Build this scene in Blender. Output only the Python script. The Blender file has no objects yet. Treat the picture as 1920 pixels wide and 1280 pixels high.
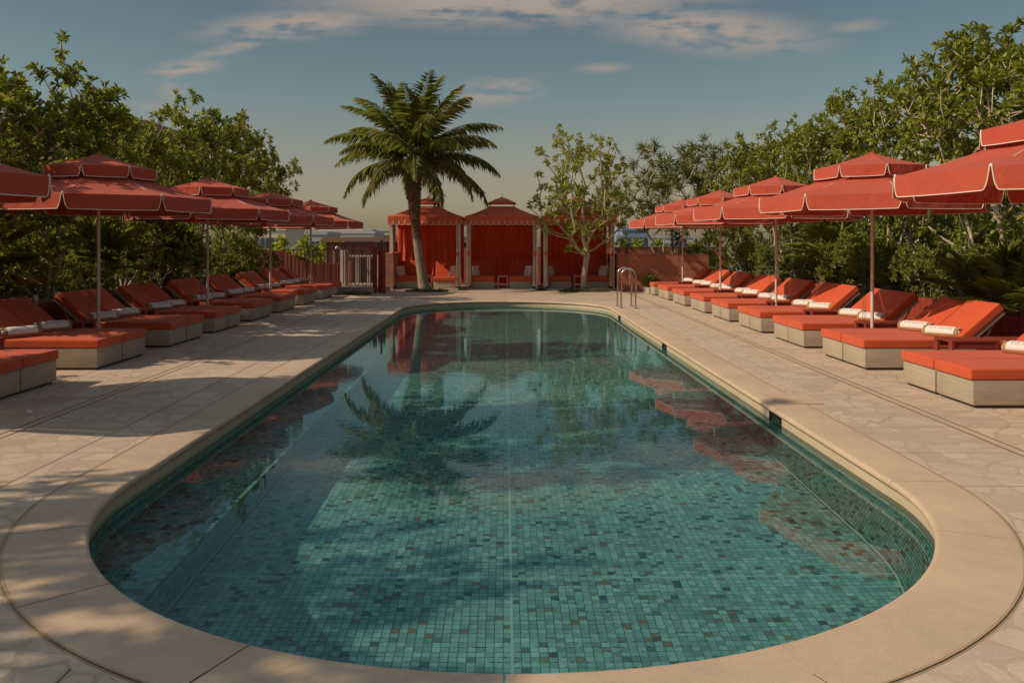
import bpy, bmesh, math, random
import numpy as np
from mathutils import Vector, Matrix
R_ = math.radians
SC = bpy.context.scene
COL = SC.collection
random.seed(7)
rng = np.random.default_rng(7)
CX, YN, YF, RP = 0.04, 5.72, 20.8, 2.54      # pool: axis x, arc centres, half width at the nosing
ROUT = 2.94                                   # outer radius of the coping
WATER = -0.125
DEPTH = -1.05

# ------------------------------------------------------------------ camera
cam = bpy.data.cameras.new('camera'); cam_o = bpy.data.objects.new('camera', cam); COL.objects.link(cam_o)
cam_o.location = (0, 0, 1.6); cam_o.rotation_euler = (R_(90), 0, 0)
cam.sensor_width = 36; cam.lens = 30.0
cam.shift_y = -(640-455)/1920; cam.shift_x = (960-946)/1920
cam.clip_start = .05; cam.clip_end = 3000
SC.camera = cam_o

# ------------------------------------------------------------------ light
SUN_EL, SUN_AZ = 38.0, 15.0                   # azimuth: degrees behind the camera, measured from due left
world = bpy.data.worlds.new('World'); SC.world = world; world.use_nodes = True
def build_world():
    nt = world.node_tree; N = nt.nodes; L = nt.links
    bg = N['Background']; bg.inputs[1].default_value = 0.10
    sky = N.new('ShaderNodeTexSky'); sky.sky_type = 'NISHITA'; sky.sun_disc = False
    sky.sun_elevation = R_(SUN_EL); sky.sun_rotation = R_(270 - SUN_AZ)
    sky.air_density = 1.0; sky.dust_density = 1.6; sky.ozone_density = 1.2
    tc = N.new('ShaderNodeTexCoord'); sep = N.new('ShaderNodeSeparateXYZ'); L.new(tc.outputs['Generated'], sep.inputs[0])
    def math_(op, a, b=None, c=None, clamp=False):
        n = N.new('ShaderNodeMath'); n.operation = op; n.use_clamp = clamp
        for i, v in enumerate((a, b, c)):
            if v is None: continue
            if isinstance(v, (int, float)): n.inputs[i].default_value = v
            else: L.new(v, n.inputs[i])
        return n.outputs[0]
    # tint of the air: dusky teal above, warm near the horizon
    zr = N.new('ShaderNodeMapRange'); zr.inputs[1].default_value = 0.0; zr.inputs[2].default_value = 1.0
    L.new(sep.outputs[2], zr.inputs[0])
    ramp = N.new('ShaderNodeValToRGB'); L.new(zr.outputs[0], ramp.inputs[0])
    e = ramp.color_ramp.elements
    e[0].position = 0.0; e[0].color = (.905, .726, .54, 1)
    e[1].position = 1.0; e[1].color = (1.0, 1.0, .98, 1)
    for p_, c_ in ((0.073, (0.739, 0.62, 0.476)), (0.168, (0.464, 0.552, 0.501)), (0.257, (0.366, 0.46, 0.454)), (0.36, (0.365, 0.47, 0.479)), (0.6, (0.85, 0.92, 0.92))):
        q_ = e.new(p_); q_.color = (*c_, 1)
    mul = N.new('ShaderNodeMix'); mul.data_type = 'RGBA'; mul.blend_type = 'MULTIPLY'; mul.inputs[0].default_value = 1
    L.new(ramp.outputs[0], mul.inputs[7])
    hsv = N.new('ShaderNodeHueSaturation'); hsv.inputs['Saturation'].default_value = SKY_SAT; hsv.inputs['Value'].default_value = 1.0
    L.new(sky.outputs[0], hsv.inputs['Color']); L.new(hsv.outputs[0], mul.inputs[6])
    # cirrus: where they stand in the sky (direction as tangents), broken up by stretched noise
    yy = math_('MAXIMUM', sep.outputs[1], .02)
    u = math_('DIVIDE', sep.outputs[0], yy); v = math_('DIVIDE', sep.outputs[2], yy)
    uv = N.new('ShaderNodeCombineXYZ'); L.new(u, uv.inputs[0]); L.new(v, uv.inputs[1])
    mask = None
    for (px, py, rx, ry, rot, s) in CLOUDS:
        m = N.new('ShaderNodeMapping'); m.vector_type = 'TEXTURE'
        m.inputs[1].default_value = ((px-946)/1600, (455-py)/1600, 0)
        m.inputs[2].default_value = (0, 0, R_(rot)); m.inputs[3].default_value = (rx/1600, ry/1600, 1)
        L.new(uv.outputs[0], m.inputs[0])
        ln = N.new('ShaderNodeVectorMath'); ln.operation = 'LENGTH'; L.new(m.outputs[0], ln.inputs[0])
        mr = N.new('ShaderNodeMapRange'); mr.interpolation_type = 'SMOOTHSTEP'
        mr.inputs[1].default_value = 1.0; mr.inputs[2].default_value = 0.1; mr.inputs[3].default_value = 0; mr.inputs[4].default_value = s
        L.new(ln.outputs['Value'], mr.inputs[0])
        mask = mr.outputs[0] if mask is None else math_('MAXIMUM', mask, mr.outputs[0])
    mp = N.new('ShaderNodeMapping'); mp.inputs[3].default_value = (2.4, 20, 1); mp.inputs[2].default_value = (0, 0, R_(4)); L.new(uv.outputs[0], mp.inputs[0])
    n1 = N.new('ShaderNodeTexNoise'); n1.inputs['Scale'].default_value = 2.2; n1.inputs['Detail'].default_value = 9; n1.inputs['Roughness'].default_value = .62; n1.inputs['Distortion'].default_value = .5
    L.new(mp.outputs[0], n1.inputs[0])
    n2 = N.new('ShaderNodeTexNoise'); n2.inputs['Scale'].default_value = 30; n2.inputs['Detail'].default_value = 5
    mp2 = N.new('ShaderNodeMapping'); mp2.inputs[3].default_value = (1, 2.0, 1); mp2.inputs[2].default_value = (0, 0, R_(-30)); L.new(uv.outputs[0], mp2.inputs[0]); L.new(mp2.outputs[0], n2.inputs[0])
    s1 = math_('ADD', n1.outputs[0], math_('MULTIPLY', math_('SUBTRACT', n2.outputs[0], .5), .5))
    s2 = N.new('ShaderNodeMapRange'); s2.interpolation_type = 'SMOOTHSTEP'; s2.inputs[1].default_value = .33; s2.inputs[2].default_value = .56; L.new(s1, s2.inputs[0])
    fac = math_('MULTIPLY', mask, s2.outputs[0], clamp=True)
    # thin veil of cirrus high over the rest of the sky
    front = math_('GREATER_THAN', sep.outputs[1], .03)
    fac = math_('MULTIPLY', fac, front)
    mix = N.new('ShaderNodeMix'); mix.data_type = 'RGBA'
    L.new(fac, mix.inputs[0]); L.new(mul.outputs[2], mix.inputs[6]); mix.inputs[7].default_value = CLOUD_COL
    L.new(mix.outputs[2], bg.inputs[0])
SKY_SAT = .62
CLOUD_COL = (3.3, 2.78, 2.4, 1)
CLOUDS = [(950, 0, 560, 75, 0, 1.1), (1330, 58, 300, 62, -5, 1.0), (560, 46, 260, 42, 5, .95), (430, 92, 110, 16, 14, .8),
          (345, 130, 100, 26, 9, 1.0), (325, 170, 45, 34, 0, .5), (315, 203, 90, 16, -6, .5), (935, 170, 130, 40, 8, .85),
          (1130, 128, 75, 14, 2, .6), (1610, 50, 85, 18, 5, .55), (1040, 262, 60, 8, 2, .3)]
build_world()

sun = bpy.data.lights.new('sun', 'SUN'); sun.energy = 3.25; sun.angle = R_(0.55); sun.color = (1.0, .82, .62)
sun_o = bpy.data.objects.new('sun', sun); COL.objects.link(sun_o)
_el, _az = R_(SUN_EL), R_(SUN_AZ)
SDIR = Vector((-math.cos(_el)*math.cos(_az), -math.cos(_el)*math.sin(_az), math.sin(_el)))
sun_o.rotation_euler = SDIR.to_track_quat('Z', 'Y').to_euler(); sun_o.location = (-20, -5, 20)
sun.cycles.is_caustics_light = True
SC.view_settings.view_transform = 'Standard'; SC.view_settings.look = 'None'; SC.view_settings.gamma = 1
SC.view_settings.exposure = 0.2
SC.view_settings.use_curve_mapping = False
SC.cycles.use_denoising = True
SC.cycles.max_bounces = 8; SC.cycles.transmission_bounces = 6; SC.cycles.transparent_max_bounces = 8

# ------------------------------------------------------------------ helpers
def obj(name, me, mat=None, parent=None, loc=None, rz=0.0, **props):
    if isinstance(me, MB): me = me.mesh(name, mat)
    elif mat is not None and me is not None and not me.materials: me.materials.append(mat)
    o = bpy.data.objects.new(name, me); COL.objects.link(o)
    if parent: o.parent = parent
    if loc is not None: o.location = loc
    if rz: o.rotation_euler = (0, 0, rz)
    for k, val in props.items(): o[k] = val
    return o
def thing(name, label, cat, loc=(0, 0, 0), rz=0.0, group=None):
    o = bpy.data.objects.new(name, None); COL.objects.link(o); o.empty_display_size = .2
    o.location = loc; o.rotation_euler = (0, 0, rz); o['label'] = label; o['category'] = cat
    if group: o['group'] = group
    return o
def copy_tree(root, loc, rz, label, group=None):
    r = root.copy(); COL.objects.link(r); r.location = loc; r.rotation_euler = (0, 0, rz); r['label'] = label
    if group: r['group'] = group
    def rec(src, dst):
        for ch in src.children:
            c = ch.copy(); COL.objects.link(c); c.parent = dst
            c.matrix_parent_inverse = ch.matrix_parent_inverse.copy()
            rec(ch, c)
    rec(root, r)
    return r

class MB:
    """collects vertices and faces for one mesh"""
    def __init__(s): s.v = []; s.f = []; s.mi = []; s.mats = []
    def add(s, vs, fs, m=0):
        o = len(s.v); s.v += [tuple(p) for p in vs]; s.f += [tuple(i+o for i in f) for f in fs]; s.mi += [m]*len(fs)
    def box(s, a, b, m=0, M=None, taper=0):
        x0, y0, z0 = a; x1, y1, z1 = b; t = taper
        vs = [Vector(p) for p in ((x0, y0, z0), (x1, y0, z0), (x1, y1, z0), (x0, y1, z0), (x0+t, y0+t, z1), (x1-t, y0+t, z1), (x1-t, y1-t, z1), (x0+t, y1-t, z1))]
        if M: vs = [M @ p for p in vs]
        s.add(vs, [(3, 2, 1, 0), (4, 5, 6, 7), (0, 1, 5, 4), (1, 2, 6, 5), (2, 3, 7, 6), (3, 0, 4, 7)], m)
    def tube(s, pts, rad, n=8, m=0, caps=True):
        pts = [Vector(p) for p in pts]; k = len(pts)
        rad = [rad]*k if isinstance(rad, (int, float)) else rad
        t0 = (pts[1]-pts[0]).normalized()
        ref = Vector((0, 0, 1)) if abs(t0.z) < .9 else Vector((1, 0, 0))
        nrm = t0.cross(ref).normalized(); vs = []
        for i in range(k):
            t = (pts[min(i+1, k-1)]-pts[max(i-1, 0)]).normalized()
            nrm = (nrm - t*nrm.dot(t)).normalized(); b = t.cross(nrm)
            for j in range(n):
                a = 2*math.pi*j/n; vs.append(pts[i] + (nrm*math.cos(a)+b*math.sin(a))*rad[i])
        fs = [(i*n+j, i*n+(j+1) % n, (i+1)*n+(j+1) % n, (i+1)*n+j) for i in range(k-1) for j in range(n)]
        if caps: fs += [tuple(range(n-1, -1, -1)), tuple((k-1)*n+j for j in range(n))]
        s.add(vs, fs, m)
    def prism(s, poly, z0, z1, m=0):
        n = len(poly)
        vs = [(x, y, z0) for x, y in poly] + [(x, y, z1) for x, y in poly]
        s.add(vs, [tuple(range(n-1, -1, -1)), tuple(range(n, 2*n))] + [(i, (i+1) % n, n+(i+1) % n, n+i) for i in range(n)], m)
    def lathe(s, prof, n=16, m=0, c=(0, 0, 0)):
        k = len(prof); vs = [(c[0]+r*math.cos(2*math.pi*j/n), c[1]+r*math.sin(2*math.pi*j/n), c[2]+z) for r, z in prof for j in range(n)]
        s.add(vs, [(i*n+j, i*n+(j+1) % n, (i+1)*n+(j+1) % n, (i+1)*n+j) for i in range(k-1) for j in range(n)] + [tuple(range(n-1, -1, -1)), tuple((k-1)*n+j for j in range(n))], m)
    def mesh(s, name, mat=None, smooth=None):
        me = bpy.data.meshes.new(name); me.from_pydata(s.v, [], s.f)
        for m in (mat if isinstance(mat, (list, tuple)) else [mat] if mat else []): me.materials.append(m)
        if len(set(s.mi)) > 1: me.polygons.foreach_set('material_index', s.mi)
        if smooth: smooth_by_angle(me, smooth)
        me.update(); return me
def smooth_by_angle(me, deg=40):
    me.polygons.foreach_set('use_smooth', [True]*len(me.polygons))
    bm = bmesh.new(); bm.from_mesh(me); lim = R_(deg)
    for e in bm.edges:
        if len(e.link_faces) == 2 and e.calc_face_angle(0) > lim: e.smooth = False
    bm.to_mesh(me); bm.free()
def rounded_box(name, a, b, r, seg=3, mat=None, puff=0.0, sub=0):
    bm = bmesh.new(); bmesh.ops.create_cube(bm, size=1)
    a, b = Vector(a), Vector(b); c = (a+b)/2; d = b-a
    for v in bm.verts: v.co = Vector((v.co.x*d.x, v.co.y*d.y, v.co.z*d.z)) + c
    if sub: bmesh.ops.subdivide_edges(bm, edges=bm.edges[:], cuts=sub, use_grid_fill=True)
    ed = [e for e in bm.edges if len(e.link_faces) == 2 and e.calc_face_angle(0) > .5]
    bmesh.ops.bevel(bm, geom=ed, offset=r, segments=seg, affect='EDGES', profile=.6, clamp_overlap=True)
    if puff:
        for v in bm.verts:
            p = v.co-c; ux = max(0, 1-(2*p.x/d.x)**2); uy = max(0, 1-(2*p.y/d.y)**2)
            v.co.z += puff*math.sqrt(ux*uy)*(1 if p.z > 0 else -.2) + .25*puff*math.sin(p.x*9+p.y*5)*ux*uy
    me = bpy.data.meshes.new(name); bm.to_mesh(me); bm.free()
    if mat: me.materials.append(mat)
    smooth_by_angle(me, 50); return me
def fast_mesh(name, verts, faces, mat=None, smooth=False):
    """verts (N,3), faces (M,k) numpy"""
    me = bpy.data.meshes.new(name); n, k = faces.shape
    me.vertices.add(len(verts)); me.vertices.foreach_set('co', verts.astype(np.float32).ravel())
    me.loops.add(n*k); me.loops.foreach_set('vertex_index', faces.astype(np.int32).ravel())
    me.polygons.add(n); me.polygons.foreach_set('loop_start', np.arange(0, n*k, k, dtype=np.int32)); me.polygons.foreach_set('loop_total', np.full(n, k, dtype=np.int32))
    if smooth: me.polygons.foreach_set('use_smooth', np.ones(n, dtype=bool))
    me.update(calc_edges=True)
    if mat: me.materials.append(mat)
    return me
def face_tint(me, cols):
    a = me.attributes.new('tint', 'FLOAT_COLOR', 'FACE'); c = np.ones((len(me.polygons), 4), dtype=np.float32); c[:, :3] = cols; a.data.foreach_set('color', c.ravel())

# ------------------------------------------------------------------ materials
def mat(name, col, rough=.7, spec=.3, noise=None, bump=None, metal=0, weave=None, grain=None, sheen=0, subs=None, tint=False, rnd=0.0, ext=None):
    """col base colour; noise=(scale, amount) soft mottling; bump=(scale, strength); grain=(scale xyz, amount)"""
    m = bpy.data.materials.new(name); m.use_nodes = True; nt = m.node_tree; N = nt.nodes; L = nt.links
    p = N['Principled BSDF']; p.inputs['Roughness'].default_value = rough; p.inputs['Specular IOR Level'].default_value = spec; p.inputs['Metallic'].default_value = metal
    tc = N.new('ShaderNodeTexCoord'); co = tc.outputs['Object']
    rgb = N.new('ShaderNodeRGB'); rgb.outputs[0].default_value = (*col, 1); cur = rgb.outputs[0]
    if tint:
        at = N.new('ShaderNodeAttribute'); at.attribute_name = 'tint'; cur = at.outputs['Color']
    def vary(cur, fac, amt):
        mr = N.new('ShaderNodeMapRange'); mr.inputs[1].default_value = .25; mr.inputs[2].default_value = .75; mr.inputs[3].default_value = 1-amt; mr.inputs[4].default_value = 1+amt; L.new(fac, mr.inputs[0])
        x = N.new('ShaderNodeMix'); x.data_type = 'RGBA'; x.blend_type = 'MULTIPLY'; x.inputs[0].default_value = 1; L.new(cur, x.inputs[6]); L.new(mr.outputs[0], x.inputs[7]); return x.outputs[2]
    if rnd:
        oi = N.new('ShaderNodeObjectInfo'); mr = N.new('ShaderNodeMapRange'); mr.inputs[3].default_value = 1-rnd; mr.inputs[4].default_value = 1+rnd; L.new(oi.outputs['Random'], mr.inputs[0])
        x = N.new('ShaderNodeMix'); x.data_type = 'RGBA'; x.blend_type = 'MULTIPLY'; x.inputs[0].default_value = 1; L.new(cur, x.inputs[6]); L.new(mr.outputs[0], x.inputs[7]); cur = x.outputs[2]
    hs = []
    if noise:
        for k, (sc, am) in enumerate([noise] if isinstance(noise[0], (int, float)) else noise):
            n = N.new('ShaderNodeTexNoise'); n.inputs['Scale'].default_value = sc; n.inputs['Detail'].default_value = 6; n.inputs['Roughness'].default_value = .6; L.new(co, n.inputs[0]); cur = vary(cur, n.outputs[0], am)
            hs.append(n.outputs[0])
    if grain:
        mp = N.new('ShaderNodeMapping'); mp.inputs[3].default_value = grain[0]; L.new(co, mp.inputs[0])
        n = N.new('ShaderNodeTexNoise'); n.inputs['Scale'].default_value = 1; n.inputs['Detail'].default_value = 6; n.inputs['Distortion'].default_value = .6; L.new(mp.outputs[0], n.inputs[0]); cur = vary(cur, n.outputs[0], grain[1]); hs.append(n.outputs[0])
    if ext: cur = ext(N, L, co, cur, vary)
    if bump:
        n = N.new('ShaderNodeTexNoise'); n.inputs['Scale'].default_value = bump[0]; n.inputs['Detail'].default_value = 5; L.new(co, n.inputs[0])
        b = N.new('ShaderNodeBump'); b.inputs['Strength'].default_value = bump[1]; b.inputs['Distance'].default_value = bump[2] if len(bump) > 2 else .01; L.new(n.outputs[0], b.inputs['Height']); L.new(b.outputs[0], p.inputs['Normal'])
    if sheen: p.inputs['Sheen Weight'].default_value = sheen; p.inputs['Sheen Roughness'].default_value = .5
    L.new(cur, p.inputs['Base Color'])
    if subs:                                                      # thin cloth or leaf: some light comes through
        tr = N.new('ShaderNodeBsdfTranslucent'); mx = N.new('ShaderNodeMixShader'); mx.inputs[0].default_value = subs[0]
        cc = N.new('ShaderNodeMix'); cc.data_type = 'RGBA'; cc.blend_type = 'MULTIPLY'; cc.inputs[0].default_value = 1; L.new(cur, cc.inputs[6]); cc.inputs[7].default_value = (*subs[1], 1)
        L.new(cc.outputs[2], tr.inputs[0]); L.new(p.outputs[0], mx.inputs[1]); L.new(tr.outputs[0], mx.inputs[2]); L.new(mx.outputs[0], N['Material Output'].inputs[0])
    return m
M = {}
M['coping'] = mat('coping_stone', (.50, .365, .245), .75, .25, noise=[(1.2, .12), (7, .07), (90, .09)], bump=(90, .15, .004), rnd=.03)
M['riser'] = mat('pool_rim_stone', (.50, .40, .27), .7, .25, noise=[(2, .08), (40, .05)], bump=(60, .1, .004))
M['mortar'] = mat('paving_mortar', (.435, .33, .23), .85, .2, noise=[(1.5, .10), (25, .10)], bump=(60, .3, .005), rnd=.03)
M['flag'] = mat('flagstone', (.48, .375, .27), .8, .2, noise=[(3, .10), (30, .10)], bump=(45, .4, .006), rnd=.10)
M['joint'] = mat('dark_joint', (.10, .075, .05), .9, .1)
M['goldjoint'] = mat('sealant_joint', (.37, .27, .15), .8, .2)
M['gapjoint'] = mat('coping_gap', (.30, .215, .13), .9, .1)
M['slot'] = mat('drain_slot_metal', (.05, .045, .04), .5, .5)
M['tile'] = mat('mosaic_tile', (1, 1, 1), .35, .5, noise=[(55, .22), (.8, .16), (9, .10)], tint=True)
M['grout'] = mat('pool_grout', (.10, .17, .135), .9, .1, noise=(3, .15))
M['seam'] = mat('pool_sealant', (.30, .46, .41), .7, .2)
M['cushion'] = mat('orange_cushion', (.54, .082, .024), .85, .15, noise=[(3, .07), (160, .05)], bump=(6, .5, .012), sheen=.15)
M['canopy'] = mat('red_canopy', (.51, .092, .050), .85, .15, noise=[(2, .08), (120, .05)], bump=(4, .9, .035), sheen=.1, subs=(.16, (1.0, .75, .55)))
M['cabana'] = mat('cabana_canvas', (.70, .135, .062), .85, .15, noise=[(2, .10), (60, .06)], bump=(5, .6, .02), sheen=.1, subs=(.14, (1.0, .7, .5)))
M['curtain'] = mat('curtain_cloth', (.66, .115, .055), .9, .1, noise=[(3, .12), (80, .06)], sheen=.1, subs=(.28, (1.0, .7, .5)))
M['piping'] = mat('cream_piping', (.80, .72, .60), .8, .2)
M['pole'] = mat('pole_paint', (.62, .50, .42), .4, .5, noise=(5, .05))
M['steel'] = mat('polished_steel', (.62, .58, .54), .12, .5, metal=1)
M['darkmetal'] = mat('dark_metal', (.03, .028, .026), .5, .5)
M['wood'] = mat('limed_wood', (.375, .305, .22), .7, .25, noise=(4, .06), grain=((3, 3, 46), .15), bump=(80, .2, .003), rnd=.05)
M['redwood'] = mat('red_stained_wood', (.24, .040, .022), .6, .3, grain=((6, 60, 60), .18), rnd=.05)
M['towel_w'] = mat('white_terry', (.74, .70, .64), .95, .1, noise=(70, .07), bump=(240, .7, .006), sheen=.3)
M['towel_t'] = mat('tan_terry', (.42, .21, .07), .95, .1, noise=(60, .12), bump=(240, .7, .006), sheen=.3)
M['towel_b'] = mat('brown_terry', (.18, .055, .03), .95, .1, noise=(60, .12), bump=(240, .7, .006))
M['thread'] = mat('embroidery_thread', (.40, .27, .18), .9, .1)
M['pillow'] = mat('cream_pillow', (.68, .60, .50), .9, .1, noise=(30, .05), bump=(90, .3, .005))
M['bark'] = mat('grey_bark', (.44, .345, .24), .9, .1, noise=[(9, .25), (50, .2)], bump=(30, .6, .02))
M['palmbark'] = mat('palm_bark', (.20, .115, .065), .95, .1, noise=[(8, .3), (40, .3)], bump=(25, .8, .03))
M['palmsmooth'] = mat('palm_trunk_smooth', (.27, .21, .15), .9, .1, noise=[(8, .2)], grain=((5, 5, 30), .35), bump=(25, .6, .02))
def leafmat(n, c1, c2, tr=.3, rough=.38, spec=.45):
    def ext(N, L, co, cur, vary):
        at = N.new('ShaderNodeAttribute'); at.attribute_name = 'tint'
        x = N.new('ShaderNodeMix'); x.data_type = 'RGBA'; L.new(at.outputs['Fac'], x.inputs[0]); x.inputs[6].default_value = (*c1, 1); x.inputs[7].default_value = (*c2, 1); return x.outputs[2]
    return mat(n, c1, rough, spec, ext=ext, subs=(tr, (1.0, 1.0, .55)))
M['leaf'] = leafmat('glossy_leaf', (.11, .165, .020), (.42, .43, .065), .45)
M['leaf2'] = leafmat('light_leaf', (.22, .27, .035), (.50, .50, .08), .5)
M['spiky'] = leafmat('spiky_leaf', (.10, .13, .028), (.30, .31, .07), .4)
M['palmleaf'] = leafmat('palm_leaflet', (.155, .225, .045), (.50, .35, .14), .45)
M['fanleaf'] = leafmat('fan_leaf', (.15, .20, .040), (.42, .43, .10), .5)
M['cover'] = leafmat('ground_cover_leaf', (.08, .11, .025), (.22, .22, .06))
M['soil'] = mat('soil', (.05, .033, .022), .95, .1, noise=(10, .3), bump=(20, .8, .03))
M['darkred'] = mat('dark_red_panel', (.15, .028, .018), .6, .3, noise=(2, .15))
M['redwall'] = mat('red_board', (.26, .045, .025), .75, .2, grain=((10, 10, 2), .15), rnd=.10)
M['terra'] = mat('terracotta_render', (.44, .16, .10), .85, .2, noise=[(1.2, .12), (12, .10)], grain=((1, 1, 14), .14), bump=(18, .4, .02))
M['pinkbrick'] = mat('pink_brick', (.42, .19, .12), .85, .2, noise=(8, .15), rnd=.12)
M['brown'] = mat('brown_cladding', (.22, .11, .08), .6, .3, noise=(2, .08))
M['brown2'] = mat('brown_fascia', (.27, .135, .10), .55, .3, noise=(2, .05))
M['rail'] = mat('rust_rail', (.36, .17, .12), .6, .3)
M['white'] = mat('white_paint', (.62, .56, .48), .6, .3, noise=(5, .06))
M['concrete'] = mat('kerb_concrete', (.42, .35, .27), .85, .2, noise=[(3, .1), (40, .08)], bump=(50, .3, .004))
M['camwhite'] = mat('white_plastic', (.75, .72, .68), .4, .5)
M['glassdark'] = mat('dark_window', (.05, .075, .10), .2, .5)
M['city1'] = mat('beige_facade', (.66, .57, .44), .9, .1, rnd=.1)
M['city2'] = mat('grey_facade', (.46, .46, .43), .9, .1, rnd=.1)
M['city3'] = mat('blue_facade', (.20, .27, .35), .7, .2)
M['cityground'] = mat('city_ground', (.16, .15, .11), .95, .1, noise=[(.02, .3), (.2, .3)])

# ------------------------------------------------------------------ the pool and the deck
def stadium(r, s):
    """point and outward normal on the pool outline offset to radius r; s in 0..1 sectors handled by callers"""
    kind, t = s
    if kind == 'near':  a = math.pi + t*math.pi; return (CX + r*math.cos(a), YN + r*math.sin(a))
    if kind == 'right': return (CX + r, YN + t*(YF-YN))
    if kind == 'far':   a = t*math.pi; return (CX + r*math.cos(a), YF + r*math.sin(a))
    if kind == 'left':  return (CX - r, YF - t*(YF-YN))
def loop_params(narc=48, nst=1, brk=()):
    out = []
    for kind in ('near', 'right', 'far', 'left'):
        n = narc if kind in ('near', 'far') else nst
        ts = [i/n for i in range(n)]
        if kind == 'right' : ts = sorted(set(ts + [(y-YN)/(YF-YN) for y in brk]))
        out += [(kind, t) for t in ts]
    return out
SKIMMERS = [(8.05, 8.42), (13.75, 14.15), (19.2, 19.6)]
def in_coping(x, y, r):
    yc = min(max(y, YN), YF); return math.hypot(x-CX, y-yc) < r
def push_out(x, y, r):
    yc = min(max(y, YN), YF); d = math.hypot(x-CX, y-yc)
    if d < r:
        if d < 1e-6: return (x, yc-r)
        return (CX+(x-CX)*r/d, yc+(y-yc)*r/d)
    return (x, y)

basin = thing('swimming_pool', 'long stadium-shaped swimming pool lined with green mosaic tiles', 'pool'); basin['kind'] = 'structure'; del basin['category']; del basin['label']
RW = RP + 0.0
# coping stones (flat top, bullnose, underside)
def coping_profile():
    pr = [(ROUT, -.05), (ROUT, 0.004), (RP+.03, 0.006)]
    for k in range(1, 7):
        a = math.pi/2 + k*math.pi/6*.98; pr.append((RP+.026+.026*math.cos(a), -.020+.026*math.sin(a)))
    pr += [(RP+.045, -.048), (RP+.09, -.05)]
    return pr
PR = coping_profile()
def coping_piece(samples):
    b = MB(); n = len(PR); vs = []
    for s in samples:
        for (r, z) in PR: x, y = stadium(r, s); vs.append((x, y, z))
    k = len(samples)
    fs = [(i*n+j, i*n+(j+1) % n, (i+1)*n+(j+1) % n, (i+1)*n+j) for i in range(k-1) for j in range(n)]
    fs += [tuple(range(n-1, -1, -1)), tuple((k-1)*n+j for j in range(n))]
    b.add(vs, fs); me = b.mesh('coping_stone', M['coping'], 35); return me
near_cuts = [0, .115, .235, .365, .495, .63, .755, .875, 1.0]
far_cuts = [i/8 for i in range(9)]
for kind, cuts in (('near', near_cuts), ('far', far_cuts)):
    for i in range(8):
        g = .0006; a, b_ = cuts[i]+g, cuts[i+1]-g
        obj('coping_stone', coping_piece([(kind, a+(b_-a)*q/10) for q in range(11)]), parent=basin)
for kind in ('right', 'left'):
    for i in range(7):
        g = .00012; a, b_ = i/7+g, (i+1)/7-g
        obj('coping_stone', coping_piece([(kind, a), (kind, b_)]), parent=basin)
def sweep(rz_pairs, params, name, m, parent=None, skip=(), smooth=None):
    b = MB(); n = len(rz_pairs); P = params; k = len(P); vs = []
    for s in P:
        for (r, z) in rz_pairs: x, y = stadium(r, s); vs.append((x, y, z))
    fs = []
    for i in range(k):
        s = P[i]
        if s[0] == 'right' and any(a-1e-6 <= YN+s[1]*(YF-YN) < b2-1e-6 for a, b2 in skip): continue
        i2 = (i+1) % k
        fs += [(i*n+j, i2*n+j, i2*n+j+1, i*n+j+1) for j in range(n-1)]
    b.add(vs, fs); return obj(name, b.mesh(name, m, smooth or 40), parent=parent)
brk = [v for p in SKIMMERS for v in p]
full = loop_params(64, 1, brk)
sweep([(RP+.045, -.046), (RP+.035, -.052), (RP+.035, -.215)], full, 'pool_rim', M['riser'], basin, skip=SKIMMERS)
sweep([(ROUT-.001, 0.0055), (ROUT+.012, 0.0055)], full, 'sealant_joint', M['goldjoint'], basin)
sweep([(ROUT+.012, .0015), (ROUT+.030, -.0008)], full, 'coping_gap', M['gapjoint'], basin)
RB = RP-.12                                   # the walls lean in towards the floor
wall = sweep([(RP+.035, -.21), (RP+.04, -.22), (RB+.004, DEPTH)], full, 'pool_wall', M['grout'], basin)
# floor
b = MB(); ring = [stadium(RP+.2, s) for s in loop_params(32)]
b.add([(x, y, DEPTH) for x, y in ring], [tuple(range(len(ring)))]); floor = obj('pool_floor', b, M['grout'], basin)
BENCH_X, BENCH_Z = -1.92, -.60
b = MB(); b.box((-RP-.2, YN-2.4, DEPTH-.1), (BENCH_X, YF+2.3, BENCH_Z)); bench = obj('pool_bench', b, M['grout'], basin)
receivers = [wall, floor, bench]
# seams of paler sealant
b = MB(); zs = DEPTH+.006
b.box((CX-.007, YN-RP, DEPTH), (CX+.007, YF+RP, zs))
SEAM0, SEAMD = 5.29, 2.115
yk = SEAM0
while yk < YF+.1:
    b.box((BENCH_X, yk-.006, DEPTH), (CX-.008, yk+.006, zs)); b.box((CX+.008, yk-.006, DEPTH), (CX+math.sqrt(max(0, RB**2-max(0, YN-yk)**2)), yk+.006, zs)); yk += SEAMD
b.box((BENCH_X+.001, YN-2, DEPTH), (BENCH_X+.013, YF+2, zs))
s_ = obj('floor_seam', b, M['seam'], basin); receivers.append(s_)
s_ = sweep([(RB-.010, zs), (RB+.004, zs+.010)], full, 'wall_seam', M['seam'], basin); receivers.append(s_)
TILE = .047
PAL = np.array([[.155, .345, .27], [.18, .39, .31], [.135, .30, .24], [.215, .42, .34], [.12, .265, .21], [.075, .145, .115], [.045, .085, .075], [.15, .17, .10], [.16, .13, .075]])
PAL[:, 2] *= 1.13
PW = np.array([.25, .22, .17, .14, .10, .045, .025, .03, .010]); PW /= PW.sum()
def tile_cols(n):
    c = PAL[rng.choice(len(PAL), n, p=PW)]; return c*rng.uniform(.88, 1.12, (n, 1))
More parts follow.
